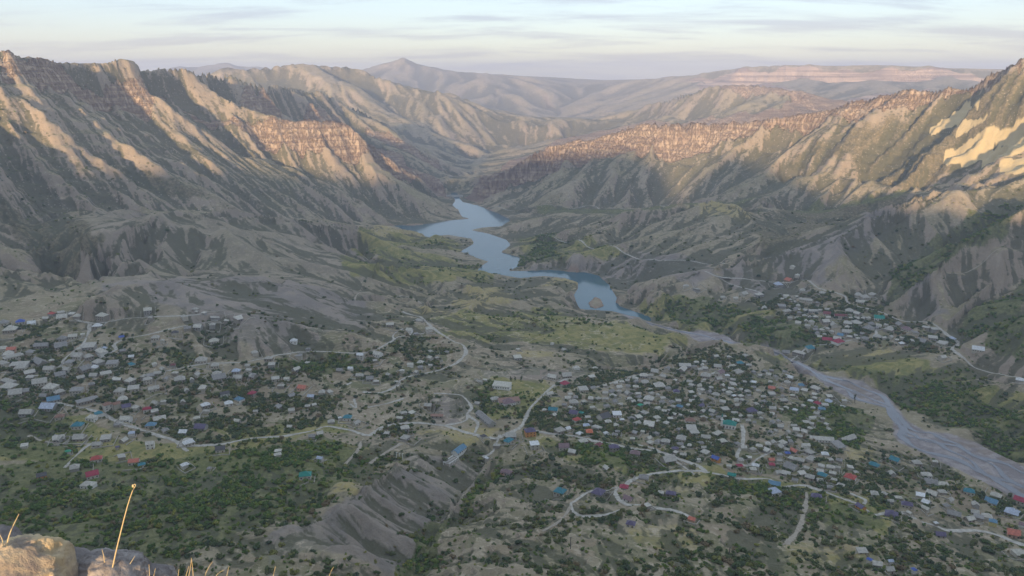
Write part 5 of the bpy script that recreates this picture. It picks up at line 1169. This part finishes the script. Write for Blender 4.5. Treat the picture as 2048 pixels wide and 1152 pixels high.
# the dam road across the gorge mouth
a = Vector(at_z(896, 391, WATER_Z + 7)); b = Vector(at_z(922, 391, WATER_Z + 7)); c_ = (a + b) / 2; L_ = (b - a).length + 14
t = root('dam', (c_.x, c_.y + 8, CZ + c_.z), math.atan2(b.y - a.y, b.x - a.x), 'pale concrete dam crossing the narrow gorge at the lake end', 'dam'); MC = mat_simple('concrete', (0.52, 0.51, 0.49))
child('wall', bx_mesh('wall', L_, 5, 14, MC), t, (0, 0, -7)); child('parapet', bx_mesh('parapet', L_, 0.6, 1.6, MC), t, (0, -2.2, 0.9))
for q in range(5): child('pier', bx_mesh('pier', 1.6, 2.4, 17, MC), t, (-L_ / 2 + L_ * (q + 0.5) / 5, -3.7, -7.4))
# the sharp-sided utility poles by the river
MP = mat_simple('pole_wood', (0.10, 0.085, 0.07))
for k, (a_, b_, lb) in enumerate(((1709, 806, 'dark utility pole standing beside the upper river gravel'), (1630, 706, 'dark utility pole by the bridge road'), (1458, 1118, 'utility pole near the bottom edge right of centre'), (1141, 1098, 'utility pole at the bottom of the scrub slope'), (1258, 700, 'utility pole on the green plateau edge'))):
    x, y, z, d = place(a_, b_); t = root('utility_pole', (x, y, CZ + z), rad(20 * k), lb, 'utility pole', 'utility poles'); child('pole', bx_mesh('pole', 0.45, 0.45, 11, MP), t, (0, 0, 5)); child('crossarm', bx_mesh('crossarm', 2.6, 0.3, 0.3, MP), t, (0, -0.38, 9.8))
# low yard walls of pale stone: those of the pointed-out houses one by one, the rest as one mass
M_YW = mat_simple('yard_wall', (0.40, 0.375, 0.33))
def yard(h, r):
    V = []; F = []; c, s = math.cos(h['rz']), math.sin(h['rz']); ww, dd = h['W'] * r.uniform(0.75, 1.15), h['D'] * r.uniform(0.9, 1.5); oy = -dd * r.uniform(0.1, 0.5)
    cor = [(-ww, oy + dd), (-ww, oy - dd), (ww, oy - dd), (ww, oy + dd)]; segs = [(0, 1), (1, 2), (2, 3)] if r.random() < 0.6 else [(1, 2), (2, 3)]
    for a, b in segs:
        A = Vector((*cor[a], 0)); B = Vector((*cor[b], 0)); n = max(2, int((B - A).length / 5)); nn = (B - A).normalized().cross(Vector((0, 0, 1))) * 0.22
        for q in range(n):
            p0 = A.lerp(B, q / n); p1 = A.lerp(B, (q + 1) / n); bb = len(V)
            for p in (p0, p1):
                for sg in (-1, 1):
                    w = p + nn * sg; X_, Y_ = h['x'] + w.x * c - w.y * s, h['y'] + w.x * s + w.y * c; zg = float(hz(X_, Y_))
                    V.append((X_, Y_, CZ + zg - 0.6)); V.append((X_, Y_, CZ + zg + 1.25))
            F += [(bb, bb + 1, bb + 5, bb + 4), (bb + 2, bb + 6, bb + 7, bb + 3), (bb + 1, bb + 3, bb + 7, bb + 5)]
            if q == 0: F.append((bb, bb + 2, bb + 3, bb + 1))
            if q == n - 1: F.append((bb + 4, bb + 5, bb + 7, bb + 6))
    return V, F
AV = []; AF = []; yr_ = random.Random(5)
for h in HO:
    if yr_.random() < 0.35: continue
    V, F = yard(h, yr_)
    if h['lm'] and h['pw'] > 16:
        o = bpy.data.objects.new('yard_wall', mesh_of('yard_wall', V, F, M_YW)); COL.objects.link(o); lb = 'yard wall of the ' + h['lm']; o['label'] = lb if len(lb.replace('-', ' ').split()) <= 16 else lb.replace('in the ', 'in ').replace('of the ', 'of ')
        o['category'] = 'wall'; o['group'] = 'low stone yard walls'
    else:
        b = len(AV); AV += V; AF += [tuple(b + q for q in f) for f in F]
o = bpy.data.objects.new('yard_walling', mesh_of('yard_walling', AV, AF, M_YW)); COL.objects.link(o); o['kind'] = 'stuff'; o['label'] = 'maze of low pale yard walls between the village houses'
# ============================================================= FOREGROUND LEDGE: rocks and dry stalks
T = NT('sun_tinted_rock', 0.95, 0.15); n1 = T.noise(T.pos(), 9, 8, 0.65, 0.3); n2 = T.noise(T.pos(), 38, 6, 0.7); n3 = T.noise(T.pos(), 3.2, 4, 0.6)
c = T.mix(T.ramp(n1, 0.38, 0.62), (0.50, 0.42, 0.31), (0.25, 0.215, 0.20)); c = T.mix(T.ramp(n3, 0.5, 0.62, 0, 0.8), c, (0.60, 0.48, 0.30)); c = T.mix(T.ramp(n2, 0.58, 0.70, 0, 0.6), c, (0.12, 0.11, 0.11)); T.col(c)  # lit version of the rock: golden sunlight put into its base colour
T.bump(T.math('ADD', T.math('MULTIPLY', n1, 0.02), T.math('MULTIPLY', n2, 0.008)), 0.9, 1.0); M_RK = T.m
T = NT('grey_rock', 0.95, 0.15); n1 = T.noise(T.pos(), 11, 8, 0.65, 0.3); n2 = T.noise(T.pos(), 45, 6, 0.7)
c = T.mix(T.ramp(n1, 0.38, 0.62), (0.36, 0.34, 0.34), (0.20, 0.185, 0.19)); c = T.mix(T.ramp(n2, 0.56, 0.68, 0, 0.6), c, (0.10, 0.095, 0.10)); T.col(c)
T.bump(T.math('ADD', T.math('MULTIPLY', n1, 0.02), T.math('MULTIPLY', n2, 0.008)), 0.9, 1.0); M_RG = T.m
import mathutils.noise as mn
def at_slant(px, py, s):
    v = Vector(pdir(px, py)); v.normalize(); return v * s
def rock(px, py, s, r, sc, mat, seed, label, rz=0.0, group=None):
    bm = bmesh.new(); bmesh.ops.create_icosphere(bm, subdivisions=6, radius=1.0)
    off = Vector((seed * 3.7, seed * 1.3, seed * 2.1))
    for v in bm.verts:
        p = v.co.copy(); n = p.normalized()
        f = 1 + 0.26 * mn.noise(p * 1.1 + off) + 0.16 * (0.5 - abs(mn.noise(p * 2.3 + off))) + 0.07 * mn.noise(p * 5 + off) + 0.05 * (0.4 - abs(mn.noise(p * 9 + off))) + 0.035 * mn.noise(p * 17 + off) + 0.02 * mn.noise(p * 34 + off)
        q = n * f; 
        for ax, lim in ((Vector((0.5, -0.3, 0.8)).normalized(), 0.93), (Vector((-0.7, -0.6, 0.35)).normalized(), 0.95), (Vector((0.8, 0.1, 0.2)).normalized(), 0.9)):
            t = q.dot(ax)
            if t > lim: q = q - ax * (t - lim) * 0.75
        v.co = Vector((q.x * sc[0], q.y * sc[1], q.z * sc[2])) * r
    me = bpy.data.meshes.new('rock'); bm.to_mesh(me); bm.free(); me.materials.append(mat)
    for p in me.polygons: p.use_smooth = True
    o = bpy.data.objects.new('rock', me); COL.objects.link(o); o.location = at_slant(px, py, s) + Vector((0, 0, CZ)); o.rotation_euler = (0, 0, rz)
    o['label'] = label; o['category'] = 'rock'; o['group'] = group or 'rocks on the viewpoint ledge'; return o
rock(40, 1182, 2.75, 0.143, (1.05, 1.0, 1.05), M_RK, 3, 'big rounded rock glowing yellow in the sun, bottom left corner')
rock(-6, 1112, 2.9, 0.085, (1.0, 1.0, 1.05), M_RG, 8, 'small grey rock at the left edge above the sunlit rock', 0.6)
rock(222, 1180, 2.8, 0.115, (1.15, 1.0, 1.0), M_RG, 5, 'rugged grey rock at the foot of the tall dry stalk', 0.4)
rock(152, 1162, 2.95, 0.085, (1.0, 1.0, 1.1), M_RG, 12, 'grey rock wedged between the sunlit rock and the rugged one', 1.1)
rock(282, 1192, 2.85, 0.10, (1.1, 1.0, 0.95), M_RG, 15, 'low grey rock, rightmost of the foreground rocks', 2.0)
T = NT('dry_stalk', 0.6, 0.3); T.col(T.mix(T.noise(T.pos(), 14, 3), (0.52, 0.38, 0.18), (0.70, 0.60, 0.38))); M_ST = T.m
def stalk(pts, s, w, label, head=None):
    """tube through photo points at slant distance s"""
    P = [at_slant(a, b, s + k * 0.004) + Vector((0, 0, CZ)) for k, (a, b) in enumerate(pts)]
    A = catmull([tuple(p) for p in P], 0.02) if len(P) > 2 else np.array([tuple(P[0]), tuple((P[0] + P[1]) / 2), tuple(P[1])])
    base = A[0].copy(); V = []; F = []; n = len(A)
    for i, p in enumerate(A):
        t = Vector(A[min(i + 1, n - 1)]) - Vector(A[max(i - 1, 0)]); t.normalize(); u = t.orthogonal().normalized(); v = t.cross(u); r = w * (1 - 0.55 * i / (n - 1))
        for k in range(6): V.append(Vector(p) + (u * math.cos(k * 1.0472) + v * math.sin(k * 1.0472)) * r)
    for i in range(n - 1):
        for k in range(6): F.append((i * 6 + k, i * 6 + (k + 1) % 6, i * 6 + 6 + (k + 1) % 6, i * 6 + 6 + k))
    loc = Vector(base); t = root('grass_stalk', loc, 0, label, 'grass stalk', 'dry grass stalks on the viewpoint ledge')
    child('stem', mesh_of('stem', [v - loc for v in V], F, M_ST), t)
    if head:
        bm = bmesh.new(); bmesh.ops.create_icosphere(bm, subdivisions=2, radius=1); c = at_slant(head[0], head[1], s) + Vector((0, 0, CZ)) - loc
        for v in bm.verts: v.co = Vector((v.co.x * head[2], v.co.y * head[2], v.co.z * head[2] * 1.7)) * (1 + 0.3 * mn.noise(v.co * 3)) + c
        me = bpy.data.meshes.new('seed_head'); bm.to_mesh(me); bm.free(); me.materials.append(M_ST); child('seed_head', me, t)
stalk([(222, 1150), (231, 1108), (242, 1062), (255, 1012), (265, 982), (271, 972), (270, 968), (265, 972)], 2.7, 0.0021, 'tall straight dry stalk with a hooked tip above the rocks', (266, 972, 0.0030))
stalk([(12, 1100), (18, 1072), (27, 1050), (38, 1028)], 2.7, 0.0022, 'golden curved stalk at the left edge')
stalk([(209, 1125), (207, 1110), (204, 1099)], 2.7, 0.0012, 'thin short stalk between the rocks')
stalk([(260, 1128), (265, 1120), (270, 1112)], 2.7, 0.0014, 'thin leaning stalk right of the tall one')
for k, (pts, lb) in enumerate([([(299, 1175), (299, 1150), (298, 1129)], 'first upright stalk right of the rocks'), ([(306, 1175), (308, 1150), (311, 1137)], 'second short stalk right of the rocks'), ([(355, 1180), (356, 1155), (358, 1138)], 'lone upright stalk left of the stalk clump'),
   ([(372, 1178), (380, 1140), (383, 1116)], 'tallest stalk of the clump at the bottom edge'), ([(388, 1180), (386, 1145), (383, 1118)], 'twin stalk on the right of the clump'), ([(370, 1165), (373, 1148), (378, 1132)], 'shortest stalk of the clump'),
   ([(404, 1180), (412, 1145), (425, 1123)], 'curved stalk leaning right beside the clump'), ([(425, 1165), (435, 1148), (448, 1140)], 'low arched stalk at the bottom edge'), ([(450, 1185), (453, 1155), (458, 1133)], 'sunlit golden stalk at the bottom edge'),
   ([(542, 1180), (547, 1150), (551, 1133)], 'pale short stalk left of centre bottom'), ([(655, 1180), (659, 1150), (667, 1134)], 'pale stalk farthest right along the bottom edge'), ([(8, 1095), (4, 1078), (-4, 1064)], 'grey twig above the left edge rock')]):
    stalk(pts, 2.7, 0.0012, lb)
# ============================================================= AIR: one closed box of thin even haze round the whole valley
def haze_box():
    me = bpy.data.meshes.new('haze'); a = 20400.0; z0 = float(HZ.min()) + CZ - 1.5; z1 = float(HZ.max()) + CZ + 25
    v = [(x, y, z) for z in (z0, z1) for y in (-a, a) for x in (-a, a)]
    me.from_pydata(v, [], [(0, 2, 3, 1), (4, 5, 7, 6), (0, 1, 5, 4), (2, 6, 7, 3), (0, 4, 6, 2), (1, 3, 7, 5)])
    m = bpy.data.materials.new('haze'); m.use_nodes = True; t = m.node_tree; t.nodes.clear()
    o = t.nodes.new('ShaderNodeOutputMaterial'); v = t.nodes.new('ShaderNodeVolumePrincipled')
    v.inputs['Color'].default_value = (0.62, 0.70, 0.95, 1); v.inputs['Density'].default_value = 8.5e-5; v.inputs['Anisotropy'].default_value = 0.2
    t.links.new(v.outputs[0], o.inputs['Volume']); me.materials.append(m)
    h = bpy.data.objects.new('haze', me); COL.objects.link(h); h['kind'] = 'stuff'
    h['label'] = 'pale bluish evening haze filling the whole valley'
haze_box()
